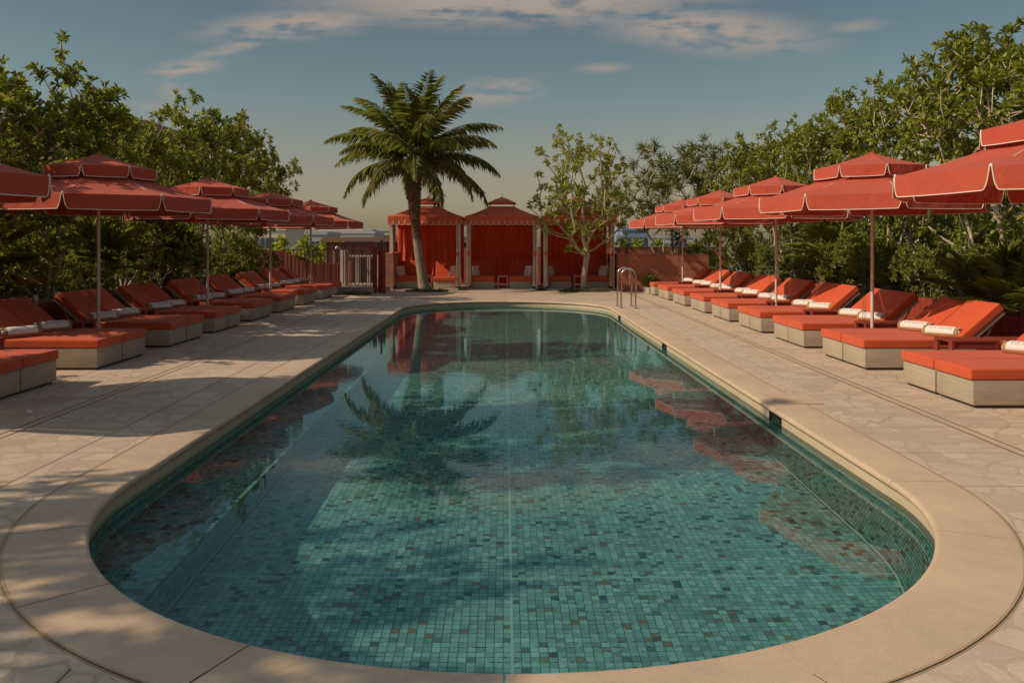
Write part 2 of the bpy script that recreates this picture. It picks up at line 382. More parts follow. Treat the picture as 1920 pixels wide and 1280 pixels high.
# floor tiles: centres inside the outline and right of the bench
g = .0019
xs = CX+(np.arange(-60, 60)+.5)*TILE; xs = xs[xs > BENCH_X+.022]; ys = SEAM0+(np.arange(-60, 420)+.5)*TILE
gx, gy = np.meshgrid(xs, ys); gx = gx.ravel(); gy = gy.ravel()
yc = np.clip(gy, YN, YF); ok = (np.hypot(gx-CX, gy-yc) < RB-.012)
gx, gy = gx[ok], gy[ok]
# the ones that show largest: nearest to the camera among those the coping does not hide
vis = gy > 4.6
order = np.argsort(np.where(vis, np.hypot(gx, gy), 1e9)); near_i = order[:300]; far_m = np.ones(len(gx), bool); far_m[near_i] = False
variants = []
for q in range(18):
    b = MB(); h = TILE/2-g; b.box((-h, -h, 0), (h, h, .004), taper=.001); me = b.mesh('tile', M['tile']); face_tint(me, tile_cols(1)[0]); variants.append(me)
for i in near_i:
    o = obj('tile', variants[rng.integers(18)], parent=basin, loc=(gx[i], gy[i], DEPTH+.0005)); o.rotation_euler = (rng.normal(0, .006), rng.normal(0, .006), rng.normal(0, .01)); receivers.append(o)
def quads(C, U, V, h):
    """centres (N,3), unit axes U,V (N,3) -> verts, faces"""
    A = np.stack([C-U*h-V*h, C+U*h-V*h, C+U*h+V*h, C-U*h+V*h], 1).reshape(-1, 3); F = np.arange(len(C)*4).reshape(-1, 4); return A, F
fx, fy = gx[far_m], gy[far_m]; n = len(fx)
C = np.stack([fx, fy, DEPTH+.004+rng.uniform(-.0008, .0008, n)], 1); U = np.tile([1., 0, 0], (n, 1)); V = np.tile([0, 1., 0], (n, 1))
A, F = quads(C, U, V, TILE/2-g); me = fast_mesh('floor_tiles', A, F, M['tile']); face_tint(me, tile_cols(n))
o = obj('floor_tiles', me, parent=basin, kind='stuff'); receivers.append(o)
# wall tiles along the outline + bench front + bench top
CC, UU, VV = [], [], []
def wall_run(p0, p1, nrm, z0, z1):
    d = Vector(p1)-Vector(p0); Lh = d.length; d.normalize(); k = int(Lh/TILE)
    for i in range(k):
        for j in range(int((z1-z0)/TILE)):
            CC.append((p0[0]+d.x*(i+.5)*TILE+nrm[0]*.004, p0[1]+d.y*(i+.5)*TILE+nrm[1]*.004, z0+(j+.5)*TILE)); UU.append((d.x, d.y, 0)); VV.append((0, 0, 1))
r = RP+.036
def rz_(z): return RB+(RP+.036-RB)*(z-DEPTH)/(-.22-DEPTH)
nz_ = int((-.22-DEPTH)/TILE)
for j in range(nz_):
    z = DEPTH+(j+.5)*TILE; r = rz_(z)-.004
    k = int((YF-YN)/TILE)
    for i in range(k):
        CC.append((CX+r, YN+(i+.5)*TILE, z)); UU.append((0, 1, 0)); VV.append((.15, 0, .99))
        if z > BENCH_Z: CC.append((CX-r, YN+(i+.5)*TILE, z)); UU.append((0, 1, 0)); VV.append((-.15, 0, .99))
wall_run((BENCH_X, YN-1.5), (BENCH_X, YF+1.5), (1, 0), DEPTH, BENCH_Z)
for (yc_, a0, a1) in ((YN, math.pi, 2*math.pi), (YF, 0, math.pi)):
    k = int(math.pi*(RB+.1)/TILE)
    for i in range(k):
        a = a0+(i+.5)*(a1-a0)/k; ca, sa = math.cos(a), math.sin(a)
        for j in range(nz_):
            z = DEPTH+(j+.5)*TILE; r = rz_(z)-.004
            CC.append((CX+r*ca, yc_+r*sa, z)); UU.append((-sa, ca, 0)); VV.append((ca*.15, sa*.15, .99))
r = RP+.036
x = CX-r+TILE/2
while x < BENCH_X-.02:
    y = YN-1.9
    while y < YF+1.9:
        yc_ = min(max(y, YN), YF)
        if math.hypot(x-CX, y-yc_) < RP: CC.append((x, y, BENCH_Z+.004)); UU.append((1, 0, 0)); VV.append((0, 1, 0))
        y += TILE
    x += TILE
CC, UU, VV = map(np.array, (CC, UU, VV)); A, F = quads(CC.astype(float), UU.astype(float), VV.astype(float), TILE/2-g)
me = fast_mesh('wall_tiles', A, F, M['tile']); face_tint(me, tile_cols(len(CC))); o = obj('wall_tiles', me, parent=basin, kind='stuff'); receivers.append(o)
# skimmer openings in the right rim
for (a, c) in SKIMMERS:
    b = MB(); x0 = CX+RP+.034; x1 = x0+.22; zt, zb = -.052, -.215
    b.add([(x0, a, zb), (x0, c, zb), (x1, c, zb), (x1, a, zb), (x0, a, zt), (x0, c, zt), (x1, c, zt), (x1, a, zt)], [(0, 1, 2, 3), (4, 7, 6, 5), (0, 3, 7, 4), (1, 5, 6, 2), (3, 2, 6, 7)])
    sk = obj('skimmer_opening', b, M['grout'], basin); receivers.append(sk)
    b = MB(); t = .008
    b.box((x0-.004, a, zb), (x0+.006, a+t, zt)); b.box((x0-.004, c-t, zb), (x0+.006, c, zt)); b.box((x0-.004, a+t, zt-t), (x0+.006, c-t, zt)); b.box((x0+.1, a+t, zb), (x0+.11, c-t, -.10))
    obj('skimmer_frame', b, M['darkmetal'], sk)
# pool light on the bench face
b = MB(); bl = [(0.0, 0), (.05, 0), (.05, .012), (.03, .02), (0.001, .02)]
b.lathe(bl, 14); pl = obj('pool_light', b, M['camwhite'], basin, loc=(BENCH_X+.004, 6.6, -.78)); pl.rotation_euler = (0, R_(90), 0)
# water
def water_mat():
    m = bpy.data.materials.new('water'); m.use_nodes = True; nt = m.node_tree; N = nt.nodes; L = nt.links
    N.remove(N['Principled BSDF']); gl = N.new('ShaderNodeBsdfGlass'); gl.inputs['IOR'].default_value = 1.333; gl.inputs['Roughness'].default_value = 0; gl.inputs['Color'].default_value = (.86, .985, .97, 1)
    L.new(gl.outputs[0], N['Material Output'].inputs[0])
    tc = N.new('ShaderNodeTexCoord'); mp = N.new('ShaderNodeMapping'); mp.inputs[3].default_value = (1.3, 2.6, 1); L.new(tc.outputs['Object'], mp.inputs[0])
    n1 = N.new('ShaderNodeTexNoise'); n1.inputs['Scale'].default_value = 4.5; n1.inputs['Detail'].default_value = 3; n1.inputs['Distortion'].default_value = .4; L.new(mp.outputs[0], n1.inputs[0])
    n2 = N.new('ShaderNodeTexNoise'); n2.inputs['Scale'].default_value = .35; n2.inputs['Detail'].default_value = 2; L.new(tc.outputs['Object'], n2.inputs[0])
    mr = N.new('ShaderNodeMapRange'); mr.inputs[1].default_value = .42; mr.inputs[2].default_value = .62; mr.inputs[3].default_value = .15; mr.inputs[4].default_value = 1; L.new(n2.outputs[0], mr.inputs[0])
    mu = N.new('ShaderNodeMath'); mu.operation = 'MULTIPLY'; L.new(n1.outputs[0], mu.inputs[0]); L.new(mr.outputs[0], mu.inputs[1])
    b = N.new('ShaderNodeBump'); b.inputs['Strength'].default_value = 1; b.inputs['Distance'].default_value = .0009; L.new(mu.outputs[0], b.inputs['Height']); L.new(b.outputs[0], gl.inputs['Normal'])
    return m
ring = [stadium(RP+.034, s) for s in loop_params(64, 1, brk)]
b = MB(); b.add([(x, y, WATER) for x, y in ring], [tuple(range(len(ring)))])
wm = b.mesh('water', water_mat()); wm.polygons.foreach_set('use_smooth', [True]*len(wm.polygons))
water = obj('water', wm, kind='structure'); water.cycles.is_caustics_caster = True
for (a, c) in SKIMMERS: pass
for o in receivers: o.cycles.is_caustics_receiver = True

# deck: dark bed, mortar slabs and flagstones
deck = thing('deck', '', '', (0, 0, 0)); deck['kind'] = 'structure'; del deck['category']; del deck['label']
def bed():
    b = MB(); inner = [stadium(RP+.05, s) for s in loop_params(32)]
    outer = []
    for (x, y) in inner:
        d = max(abs(x-CX)/14, abs(y-13)/23); outer.append((CX+(x-CX)/d, 13+(y-13)/d))
    n = len(inner); b.add([(x, y, -.014) for x, y in inner] + [(x, y, -.014) for x, y in outer], [(i, n+i, n+(i+1) % n, (i+1) % n) for i in range(n)])
    # edge of the roof terrace
    b.add([(x, y, -.014) for x, y in outer] + [(x, y, -1.6) for x, y in outer], [(i, n+i, n+(i+1) % n, (i+1) % n) for i in range(n)])
    obj('deck_bed', b, M['joint'], deck)
bed()
PITCH = .893
XL = [-7.3, -5.1, -4.22, -4.12, -3.3, -1.63, CX, 1.78, 3.3, 3.89, 3.99, 5.1, 7.3]
YL = [4.72+PITCH*(i-6) for i in range(0, 36)]
slabs = []
RO = ROUT+.016
for i in range(len(XL)-1):
    if XL[i+1]-XL[i] < .2: continue
    for j in range(len(YL)-1):
        x0, x1, y0, y1 = XL[i]+.004, XL[i+1]-.004, YL[j]+.003, YL[j+1]-.003
        pts = []
        K = 48 if math.hypot((x0+x1)/2-CX, max(0, YN-(y0+y1)/2)+max(0, (y0+y1)/2-YF)) < RO+1.3 else 4
        for q in range(K): pts.append((x0+(x1-x0)*q/K, y0))
        for q in range(K): pts.append((x1, y0+(y1-y0)*q/K))
        for q in range(K): pts.append((x1-(x1-x0)*q/K, y1))
        for q in range(K): pts.append((x0, y1-(y1-y0)*q/K))
        ins = [in_coping(x, y, RO) for x, y in pts]
        if all(ins): continue
        if any(ins): pts2 = [push_out(x, y, RO) for x, y in pts]
        else: pts2 = [(x0, y0), (x1, y0), (x1, y1), (x0, y1)]
        # drop repeats
        pp = []
        for p in pts2:
            if not pp or math.hypot(p[0]-pp[-1][0], p[1]-pp[-1][1]) > .002: pp.append(p)
        if math.hypot(pp[0][0]-pp[-1][0], pp[0][1]-pp[-1][1]) < .002: pp.pop()
        if len(pp) < 3: continue
        slabs.append((pp, (x0+x1)/2, (y0+y1)/2))
slabs.sort(key=lambda s: (s[2] < 2.3, abs(s[1]) > 5, math.hypot(s[1], s[2])))
def slab_mesh(pp):
    b = MB(); b.prism(pp, -.012, 0.0); return b
rest = MB()
for k, (pp, cx_, cy_) in enumerate(slabs):
    if k < 260: obj('paving_slab', slab_mesh(pp), M['mortar'], deck)
    else: rest.prism(pp, -.012, 0.0)
obj('paving_slabs', rest, M['mortar'], deck, kind='stuff')
# flagstones: Voronoi cells clipped to each slab, shrunk
def clip(poly, nx, ny, c):
    out = []; n = len(poly)
    for i in range(n):
        p, q = poly[i], poly[(i+1) % n]; dp = p[0]*nx+p[1]*ny-c; dq = q[0]*nx+q[1]*ny-c
        if dp <= 0: out.append(p)
        if dp*dq < 0: t = dp/(dp-dq); out.append((p[0]+(q[0]-p[0])*t, p[1]+(q[1]-p[1])*t))
    return out
def area(p): return .5*abs(sum(p[i][0]*p[(i+1) % len(p)][1]-p[(i+1) % len(p)][0]*p[i][1] for i in range(len(p))))
stones = []
cells = [(XL[i], XL[i+1], YL[j], YL[j+1]) for i in range(len(XL)-1) if XL[i+1]-XL[i] > .2 for j in range(len(YL)-1) if YL[j] > 1.7 and YL[j+1] < 26.6]
for (x0, x1, y0, y1) in cells:
    if abs((x0+x1)/2) < 1.5 and y0 > 22: continue
    if y0 > 23.3 and abs((x0+x1)/2) < 3.5: continue
    w, h = x1-x0, y1-y0; n = max(2, int(w*h/.031)); S = [(x0+w*random.random(), y0+h*random.random()) for _ in range(n)]
    for it in range(1):                                            # keep seeds apart
        S = [p for k, p in enumerate(S) if all(math.hypot(p[0]-q[0], p[1]-q[1]) > .085 for q in S[:k])]
    for k, p in enumerate(S):
        poly = [(x0+.012, y0+.010), (x1-.012, y0+.010), (x1-.012, y1-.010), (x0+.012, y1-.010)]
        gap = random.uniform(.008, .016)
        for q in S:
            if q is p: continue
            dx, dy = q[0]-p[0], q[1]-p[1]; d = math.hypot(dx, dy)
            if d > .8: continue
            dx /= d; dy /= d; poly = clip(poly, dx, dy, dx*(p[0]+q[0])/2+dy*(p[1]+q[1])/2-gap)
            if len(poly) < 3: break
        if len(poly) < 3 or area(poly) < .004: continue
        ins = [in_coping(x, y, RO+.012) for x, y in poly]
        if all(ins): continue
        if any(ins):
            poly = [push_out(x, y, RO+.012) for x, y in poly]
            if area(poly) < .004: continue
        # uneven outline: cut corners, jitter
        q2 = []; m_ = len(poly)
        cxp = sum(p_[0] for p_ in poly)/m_; cyp = sum(p_[1] for p_ in poly)/m_
        for t in range(m_):
            a_, b2, c2 = poly[t-1], poly[t], poly[(t+1) % m_]
            for (e_, f) in ((a_, .16), (c_ if False else c2, .16)): q2.append((b2[0]+(e_[0]-b2[0])*f, b2[1]+(e_[1]-b2[1])*f))
        q2 = [(x+(x-cxp)*random.uniform(-.05, .01), y+(y-cyp)*random.uniform(-.05, .01)) for x, y in q2]
        stones.append((q2, cxp, cyp, area(poly)))
stones.sort(key=lambda s: (s[2] < 3.2 or s[1] < -.6*s[2] or s[1] > .61*s[2] or abs(s[1]) > 4.7, math.hypot(s[1], s[2])/math.sqrt(s[3])))
rest = MB()
for k, (pp, cx_, cy_, a_) in enumerate(stones):
    zt = .0005+random.uniform(0, .0003)
    if k < 300:
        b = MB(); b.prism(pp, -.002, zt); obj('flagstone', b, M['flag'], deck)
    else: rest.prism(pp, -.002, zt)
obj('flagstones', rest, M['flag'], deck, kind='stuff')
# slot drains
for (xa, xb) in ((-4.22, -4.12), (3.89, 3.99)):
    b = MB(); b.box((xa+.010, 1.5, -.012), (xb-.010, 27.5, .0005)); dr = obj('slot_drain', b, M['coping'], deck)
    b = MB(); b.box((xa-.003, 1.5, -.006), (xa+.009, 27.5, .0012)); b.box((xb-.009, 1.5, -.006), (xb+.003, 27.5, .0012)); obj('drain_slot', b, M['slot'], dr)
# access covers beside the coping
for (x0, x1, y0, y1) in ((2.72, 3.16, 8.45, 8.95), (2.72, 3.1, 14.1, 14.55)):
    b = MB(); b.box((x0, y0, .0), (x1, y1, .0075)); hc = obj('access_cover', b, M['coping'], deck)
    b = MB(); t = .006
    b.box((x0-t, y0-t, .0), (x0, y1+t, .0078)); b.box((x1, y0-t, .0), (x1+t, y1+t, .0078)); b.box((x0, y0-t, .0), (x1, y0, .0078)); b.box((x0, y1, .0), (x1, y1+t, .0078)); obj('cover_joint', b, M['goldjoint'], hc)

# ------------------------------------------------------------------ parasols
def canopy_shell(R, z_in, r_in, z_e, drop, notch, rot, seg=8, pw=.0095):
    """octagonal cloth: sloping panels and a hanging flap on every side, with a cream binding; returns (cloth MB, binding MB, flap MBs)"""
    cl, pi_ = MB(), MB(); flaps = []
    cor = [Vector((R*math.cos(rot+2*math.pi*k/seg), R*math.sin(rot+2*math.pi*k/seg), z_e)) for k in range(seg)]
    inn = [Vector((r_in*math.cos(rot+2*math.pi*k/seg), r_in*math.sin(rot+2*math.pi*k/seg), z_in)) for k in range(seg)]
    for k in range(seg):
        a, b, c, d = inn[k], inn[(k+1) % seg], cor[(k+1) % seg], cor[k]
        G = 5; vs = []
        for i in range(G+1):
            for j in range(G+1):
                u, v = j/G, i/G; p = (a*(1-u)+b*u)*(1-v) + (d*(1-u)+c*u)*v
                sag = .014*math.sin(math.pi*u)*math.sin(math.pi*min(1, v*.9+.05))*R/1.6 + .014*R*math.sin(math.pi*v)
                vs.append(p-Vector((0, 0, sag)))
        fs = [(i*(G+1)+j, (i+1)*(G+1)+j, (i+1)*(G+1)+j+1, i*(G+1)+j+1) for i in range(G) for j in range(G)]
        cl.add(vs, fs)
        # hanging flap
        fl = MB(); nrm = ((c+d)/2); nrm.z = 0; nrm.normalize(); t = (c-d); Lw = t.length; t.normalize()
        out = 0.012
        # outline along the bottom: starts at the corner top, swings down in an S, runs along, and up again
        path = []
        n_ = notch*Lw
        for q in range(6): u = q/5; path.append((n_*.12+n_*.55*u+n_*.33*u**5, -drop*.92*u))
        path += [(n_*1.25, -drop*.985), (n_*1.7, -drop), (Lw*.35, -drop*1.015), (Lw*.65, -drop*1.015), (Lw-n_*1.7, -drop), (Lw-n_*1.25, -drop*.985)]
        for q in range(5, -1, -1): u = q/5; path.append((Lw-(n_*.12+n_*.55*u+n_*.33*u**5), -drop*.92*u))
        top = [(x if 0 < i < len(path)-1 else x, 0) for i, (x, _) in enumerate(path)]
        def P(x, z, o=0): 
            w = .010*math.sin(x*17+k*2.1)*(-z/drop if drop else 0)
            sag0 = .014*math.sin(math.pi*x/Lw)*math.sin(math.pi*.95)*R/1.6
            return d + t*x + nrm*(.008+out*(-z/drop)+w+o) + Vector((0, 0, z-sag0))
        vs = []; m = len(path)
        for i in range(m): x, z = path[i]; vs += [P(x, 0), P(x, z*.5), P(x, z)]
        fs = [(3*i, 3*i+1, 3*i+4, 3*i+3) for i in range(m-1)] + [(3*i+1, 3*i+2, 3*i+5, 3*i+4) for i in range(m-1)]
        fl.add(vs, fs)
        bind = MB(); bind.tube([P(0+n_*.22, .0)] + [P(x, z, .002) for x, z in path] + [P(Lw-n_*.22, .0)], pw*.5, 5)
        flaps.append((fl, bind))
    return cl, flaps, cor
def make_parasol(rot, label, grp, loc):
    t = thing('parasol', label, 'parasol', loc, 0, grp)
    cl, flaps, cor = canopy_shell(1.56, 2.56, .56, 2.235, .20, .038, rot)
    me = cl.mesh('canopy', M['canopy'], 25); cp = obj('canopy', me, parent=t)
    for fl, bd in flaps:
        f = obj('flap', fl.mesh('flap', M['canopy'], 60), parent=cp); obj('binding', bd.mesh('binding', M['piping'], 60), parent=cp)
    cl, flaps, c2 = canopy_shell(.79, 2.885, .02, 2.665, .155, .05, rot, pw=.009)
    cp2 = obj('top_canopy', cl.mesh('top_canopy', M['canopy'], 25), parent=t)
    for fl, bd in flaps:
        obj('flap', fl.mesh('flap', M['canopy'], 60), parent=cp2); obj('binding', bd.mesh('binding', M['piping'], 60), parent=cp2)
    b = MB(); b.tube([(0, 0, .04), (0, 0, 2.86)], .024, 14); obj('pole', b.mesh('pole', M['pole'], 40), parent=t)
    b = MB(); b.lathe([(.001, 2.86), (.05, 2.87), (.045, 2.893), (.02, 2.905), (0.001, 2.907)], 12); obj('finial', b.mesh('finial', M['canopy'], 40), parent=t)
    b = MB(); b.lathe([(.024, 2.36), (.055, 2.37), (.055, 2.44), (.024, 2.45)], 12); obj('hub', b.mesh('hub', M['darkmetal'], 40), parent=t)
    for c in cor:
        b = MB(); d = c.normalized(); b.tube([Vector((0, 0, 2.70))+Vector((c.x, c.y, 0))*.03, Vector((c.x*.98, c.y*.98, c.z-.02))], .010, 6)
        b.tube([Vector((c.x*.03, c.y*.03, 2.40)), Vector((c.x*.5, c.y*.5, 2.43))], .008, 6); obj('rib', b.mesh('rib', M['pole']), parent=t)
        b = MB(); b.lathe([(.010, -.01), (.013, .0), (.010, .012), (.001, .018)], 8); obj('rib_tip', b, M['camwhite'], t, loc=(c.x, c.y, c.z+.005))
    b = MB()
    for dx in (0, .03):
        b.tube([(-.13+dx, .0, 2.42), (-.135+dx, 0, .45), (-.12+dx, 0, .10)], .0035, 5)
    b.tube([(-.13, 0, .10), (-.10, 0, .06), (-.06, 0, .10)], .0035, 5)
    obj('pulley_cord', b, M['darkmetal'], t)
    b = MB(); b.box((-.24, -.24, 0), (.24, .24, .045), taper=.01); b.tube([(0, 0, .045), (0, 0, .30)], .036, 12); obj('base', b, M['pole'], t)
    return t
LROT, RROT = R_(-35), R_(180+35)
PZ = [12.4, 16.95, 21.5, 26.0]
pl0 = make_parasol(LROT, 'second parasol from the front in the left row, its whole double roof in view', 'parasols in the left row', (-5.9, PZ[0], 0))
for zz, lab in ((7.9, 'nearest left parasol, cut off by the left edge of the photo'), (PZ[1], 'third parasol of the left row, dappled by tree shade behind the nearest whole one'),
                (PZ[2], 'fourth parasol of the left row, next to last before the fence'), (PZ[3], 'last and farthest parasol of the left row, beside the gate')):
    copy_tree(pl0, (-5.9, zz, 0), 0, lab, 'parasols in the left row')
pr0 = make_parasol(RROT, 'second parasol from the front in the right row, rising between two near pairs of loungers', 'parasols in the right row', (5.3, 12.3, 0))
for zz, lab in ((7.95, 'nearest right parasol, its roof cut off by the right edge of the photo'), (16.65, 'third parasol from the front in the right row'),
                (20.95, 'fourth parasol from the front in the right row'), (25.4, 'farthest parasol of the right row, in front of the terracotta wall')):
    copy_tree(pr0, (5.3, zz, 0), 0, lab, 'parasols in the right row')

# ------------------------------------------------------------------ loungers (local +x runs from the foot to the head)
LW = .715
def make_lounger(label, loc, rz, grp):
    t = thing('sun_lounger', label, 'sun lounger', loc, rz, grp)
    b = MB(); b.box((.025, .008, .032), (1.42, LW-.008, .272)); obj('base', rounded_box('base', (.025, .008, .032), (1.50, LW-.008, .272), .006, 2, M['wood']), parent=t)
    b = MB(); b.box((.06, .03, .002), (1.46, LW-.03, .034)); obj('plinth', b, M['darkmetal'], t)
    obj('seat_cushion', rounded_box('seat_cushion', (0, .002, .274), (1.27, LW-.002, .382), .028, 3, M['cushion'], .012, 5), parent=t)
    a = R_(41); hx, hz = 1.225, .285
    me = rounded_box('back_cushion', (0, .002, 0), (.73, LW-.002, .108), .028, 3, M['cushion'], .010, 5)
    bk = obj('back_cushion', me, parent=t, loc=(hx, 0, hz)); bk.rotation_euler = (0, -a, 0)
    for y_ in (.012, LW-.052):
        fr = MB(); fr.box((-.02, y_, -.045), (.70, y_+.04, -.004))
        fo = obj('back_rail', fr, M['wood'], t, loc=(hx, 0, hz)); fo.rotation_euler = (0, -a, 0)
    for k in range(6):
        s_ = MB(); s_.box((.02+k*.115, .053, -.030), (.10+k*.115, LW-.053, -.010)); obj('slat', s_, M['wood'], fo)
    for y_ in (.06, LW-.06):
        b = MB(); b.tube([(hx+.46, y_, hz+.35), (1.48, y_, .22)], .012, 6); obj('back_support', b, M['wood'], t)
    return t
ordn = ['first', 'second', 'third', 'fourth', 'fifth', 'sixth', 'seventh', 'eighth', 'ninth', 'tenth']
RZ = [5.83, 8.23, 10.7, 12.9, 15.05, 17.2, 19.3, 21.45, 23.6, 25.75]
LZ = [5.9, 8.3, 10.7, 13.0, 15.06, 17.3, 19.4, 21.7, 24.06, 26.0]
protoL = None
def place_lounger(i, half, side):
    global protoL
    single = i == 9
    where = ['pair cut off by the bottom right corner' if side == 'right' else 'pair outside the left edge', 'pair nearest the camera on the %s side' % side] + ['%s pair from the front on the %s side' % (ordn[k], side) for k in (1, 2, 3, 4, 5, 6, 7)] + ['']
    if single: lab = 'lone orange lounger at the far end of the %s row' % side
    else: lab = 'orange sun lounger, %s half of the %s' % ('nearer' if half == 0 else 'farther', where[i])
    if side == 'right': loc, rz = (4.50, RZ[i]+half*.735, 0), 0
    else: loc, rz = (-5.09, LZ[i]+half*.735+LW, 0), math.pi
    rz += random.uniform(-.006, .006)
    grp = 'orange loungers along the %s side of the pool' % side
    if protoL is None: protoL = make_lounger(lab, loc, rz, grp); return protoL
    return copy_tree(protoL, loc, rz, lab, grp)
loungers = {}
for side in ('right', 'left'):
    for i in range(10):
        for half in ((0,) if i == 9 else (0, 1)): loungers[side, i, half] = place_lounger(i, half, side)

# ------------------------------------------------------------------ rolled towels
def text_mesh(txt, size):
    cu = bpy.data.curves.new('lettering', 'FONT'); cu.body = txt; cu.size = size; cu.align_x = 'CENTER'; cu.align_y = 'CENTER'; cu.resolution_u = 2; cu.space_character = 1.15
    cu.offset = -.0006
    o = bpy.data.objects.new('t', cu); COL.objects.link(o); bpy.context.view_layer.update()
    me = bpy.data.meshes.new_from_object(o.evaluated_get(bpy.context.evaluated_depsgraph_get())); bpy.data.objects.remove(o); bpy.data.curves.remove(cu); return me
TL, TR = .45, .086
def towel_meshes():
    n, K = 28, 14; vs = []; band = MB(); body = MB()
    def prof(a, s):
        e = 1-.16*(2*abs(s/TL-.5))**5
        r = TR*e*(1+.02*math.sin(3*a+s*9)+.012*math.sin(a*7+s*31))
        y = r*math.cos(a)*1.06; z = r*math.sin(a)*.90
        return (s, y, max(z, -.058)+.058)
    for i in range(K+1):
        for j in range(n): vs.append(prof(2*math.pi*j/n, TL*i/K))
    fb = [(i*n+j, i*n+(j+1) % n, (i+1)*n+(j+1) % n, (i+1)*n+j) for i in range(K) for j in range(n)]
    body.add(vs, fb); mb = body.mesh('roll', M['towel_t']); mb.polygons.foreach_set('use_smooth', [True]*len(mb.polygons)); mb.flip_normals()
    # white wrap over the upper pool side (angles 75..250 deg; local -y faces the pool)
    vs = []; A0, A1, n2, s0, s1 = R_(25), R_(186), 18, .045, TL-.045
    for i in range(K+1):
        s = s0+(s1-s0)*i/K
        for j in range(n2+1):
            a = A0+(A1-A0)*j/n2 + .05*math.sin(s*14); x, y, z = prof(a, s); c = math.cos(a); sn = math.sin(a); lift = .006 if 0 < j < n2 and 0 < i < K else .001
            vs.append((x, y+c*lift, z+sn*lift))
    band.add(vs, [(i*(n2+1)+j, (i+1)*(n2+1)+j, (i+1)*(n2+1)+j+1, i*(n2+1)+j+1) for i in range(K) for j in range(n2)])
    bm_ = band.mesh('wrap', M['towel_w']); bm_.polygons.foreach_set('use_smooth', [True]*len(bm_.polygons))
    ends = []
    for side, xs in ((-1, 0.002), (1, TL-.002)):
        e = MB(); turns = 2.3; q = 56; pts = []
        for k in range(q+1):
            a = k/q*turns*2*math.pi; r = .010+(TR*.88-.010)*k/q
            pts.append((a, r))
        for mi, off in ((0, 0.0), (1, .016)):
            vs = []
            for (a, r) in pts:
                rr = r-off*.9
                for (dr, dx) in ((-.0085, -.016), (-.006, .012), (.006, .012), (.0085, -.016)):
                    vs.append((xs+side*(dx+.003*math.sin(a*2.3)+(-.012 if mi else 0)*.3), max(rr+dr, 0)*math.cos(a)*1.03, max(rr+dr, 0)*math.sin(a)*.88+.058))
            fs = [(i*4+j, i*4+j+1, (i+1)*4+j+1, (i+1)*4+j) for i in range(q) for j in range(3)]
            e.add(vs, fs, mi)
        # the core behind the spiral
        m = 16; vs = [(xs-side*.012, TR*.85*math.cos(2*math.pi*j/m), TR*.8*math.sin(2*math.pi*j/m)+.056) for j in range(m)]; e.add(vs, [tuple(range(m))], 1)
        ends.append(e.mesh('roll_end', [M['towel_w'], M['towel_b']]))
    tm = text_mesh('EVE HOTEL', .052); am = R_(135)
    for v in tm.vertices:
        a = am - v.co.y/TR*-1*-1; s = TL*.54+v.co.x; x, y, z = prof(a, s); c, sn = math.cos(a), math.sin(a)
        v.co = (x, y+c*.0085, z+sn*.0085)
    tm.materials.append(M['thread'])
    return mb, bm_, ends, tm
tow_body, tow_wrap, tow_ends, tow_text = towel_meshes()
protoT = None
def place_towel(side, i, half):
    global protoT
    base = (4.50, RZ[i]+half*.735) if side == 'right' else (-5.09, LZ[i]+half*.735)
    sgn = 1 if side == 'right' else -1
    be = R_(52)+random.uniform(-.12, .12)
    if side == 'right': d = Vector((math.cos(be), -math.sin(be))); c = Vector((base[0]+1.16, base[1]+.28))
    else: d = Vector((math.cos(be), math.sin(be))); c = Vector((base[0]-1.13, base[1]+.30))
    c += Vector((random.uniform(-.03, .03), random.uniform(-.04, .04)))
    st = c-d*TL/2; rz = math.atan2(d.y, d.x)
    pos = ('on the lone lounger at the far end of the %s row' % side) if i == 9 else 'on the %s lounger of the %s pair, %s row' % ('nearer' if half == 0 else 'farther', 'front' if i <= 1 else ordn[i-1], side)
    if i == 9: pos = 'on the lone far lounger of the %s row' % side
    if i == 0: pos = 'on the %s cut-off lounger at the %s edge' % ('nearer' if half == 0 else 'farther', side)
    lab = 'rolled white and tan towel ' + pos
    grp = 'rolled towels on the %s loungers' % side
    if protoT is None:
        t = thing('rolled_towel', lab, 'towel', (st.x, st.y, .388), rz, grp)
        obj('roll', tow_body, parent=t); w = obj('wrap', tow_wrap, parent=t); obj('lettering', tow_text, parent=w)
        for e in tow_ends: obj('roll_end', e, parent=t)
        protoT = t; return
    o = copy_tree(protoT, (st.x, st.y, .388), rz, lab, grp)
for side in ('right', 'left'):
    for i in range(10):
        for half in ((0,) if i == 9 else (0, 1)): place_towel(side, i, half)

# ------------------------------------------------------------------ side tables
TABW, TABD, TABH = .56, .44, .44
def make_table(label, loc, rz, grp):
    t = thing('side_table', label, 'side table', loc, rz, grp)
    for k in range(5):
        b = MB(); y0 = k*TABD/5+.003; b.box((0, y0, TABH-.022), (TABW, y0+TABD/5-.006, TABH)); obj('slat', b, M['redwood'], t)
    for x0 in (0, TABW-.035):
        for y0 in (.002, TABD-.087):
            b = MB(); b.box((x0, y0, 0), (x0+.035, y0+.085, TABH-.023)); obj('leg', b, M['redwood'], t)
    for y0 in (.012, TABD-.032):
        b = MB(); b.box((.036, y0, TABH-.10), (TABW-.036, y0+.02, TABH-.023)); obj('apron', b, M['redwood'], t)
    return t
protoB = None
def place_table(x, y, label, grp, rz=0):
    global protoB
    if protoB is None: protoB = make_table(label, (x, y, 0), rz, grp)
    else: copy_tree(protoB, (x, y, 0), rz, label, grp)
place_table(5.30, 10.10, 'red slatted side table between the two nearest right pairs, on the pool side', 'red side tables on the right')
place_table(5.92, 10.12, 'red slatted side table behind its twin between the two nearest right pairs', 'red side tables on the right')
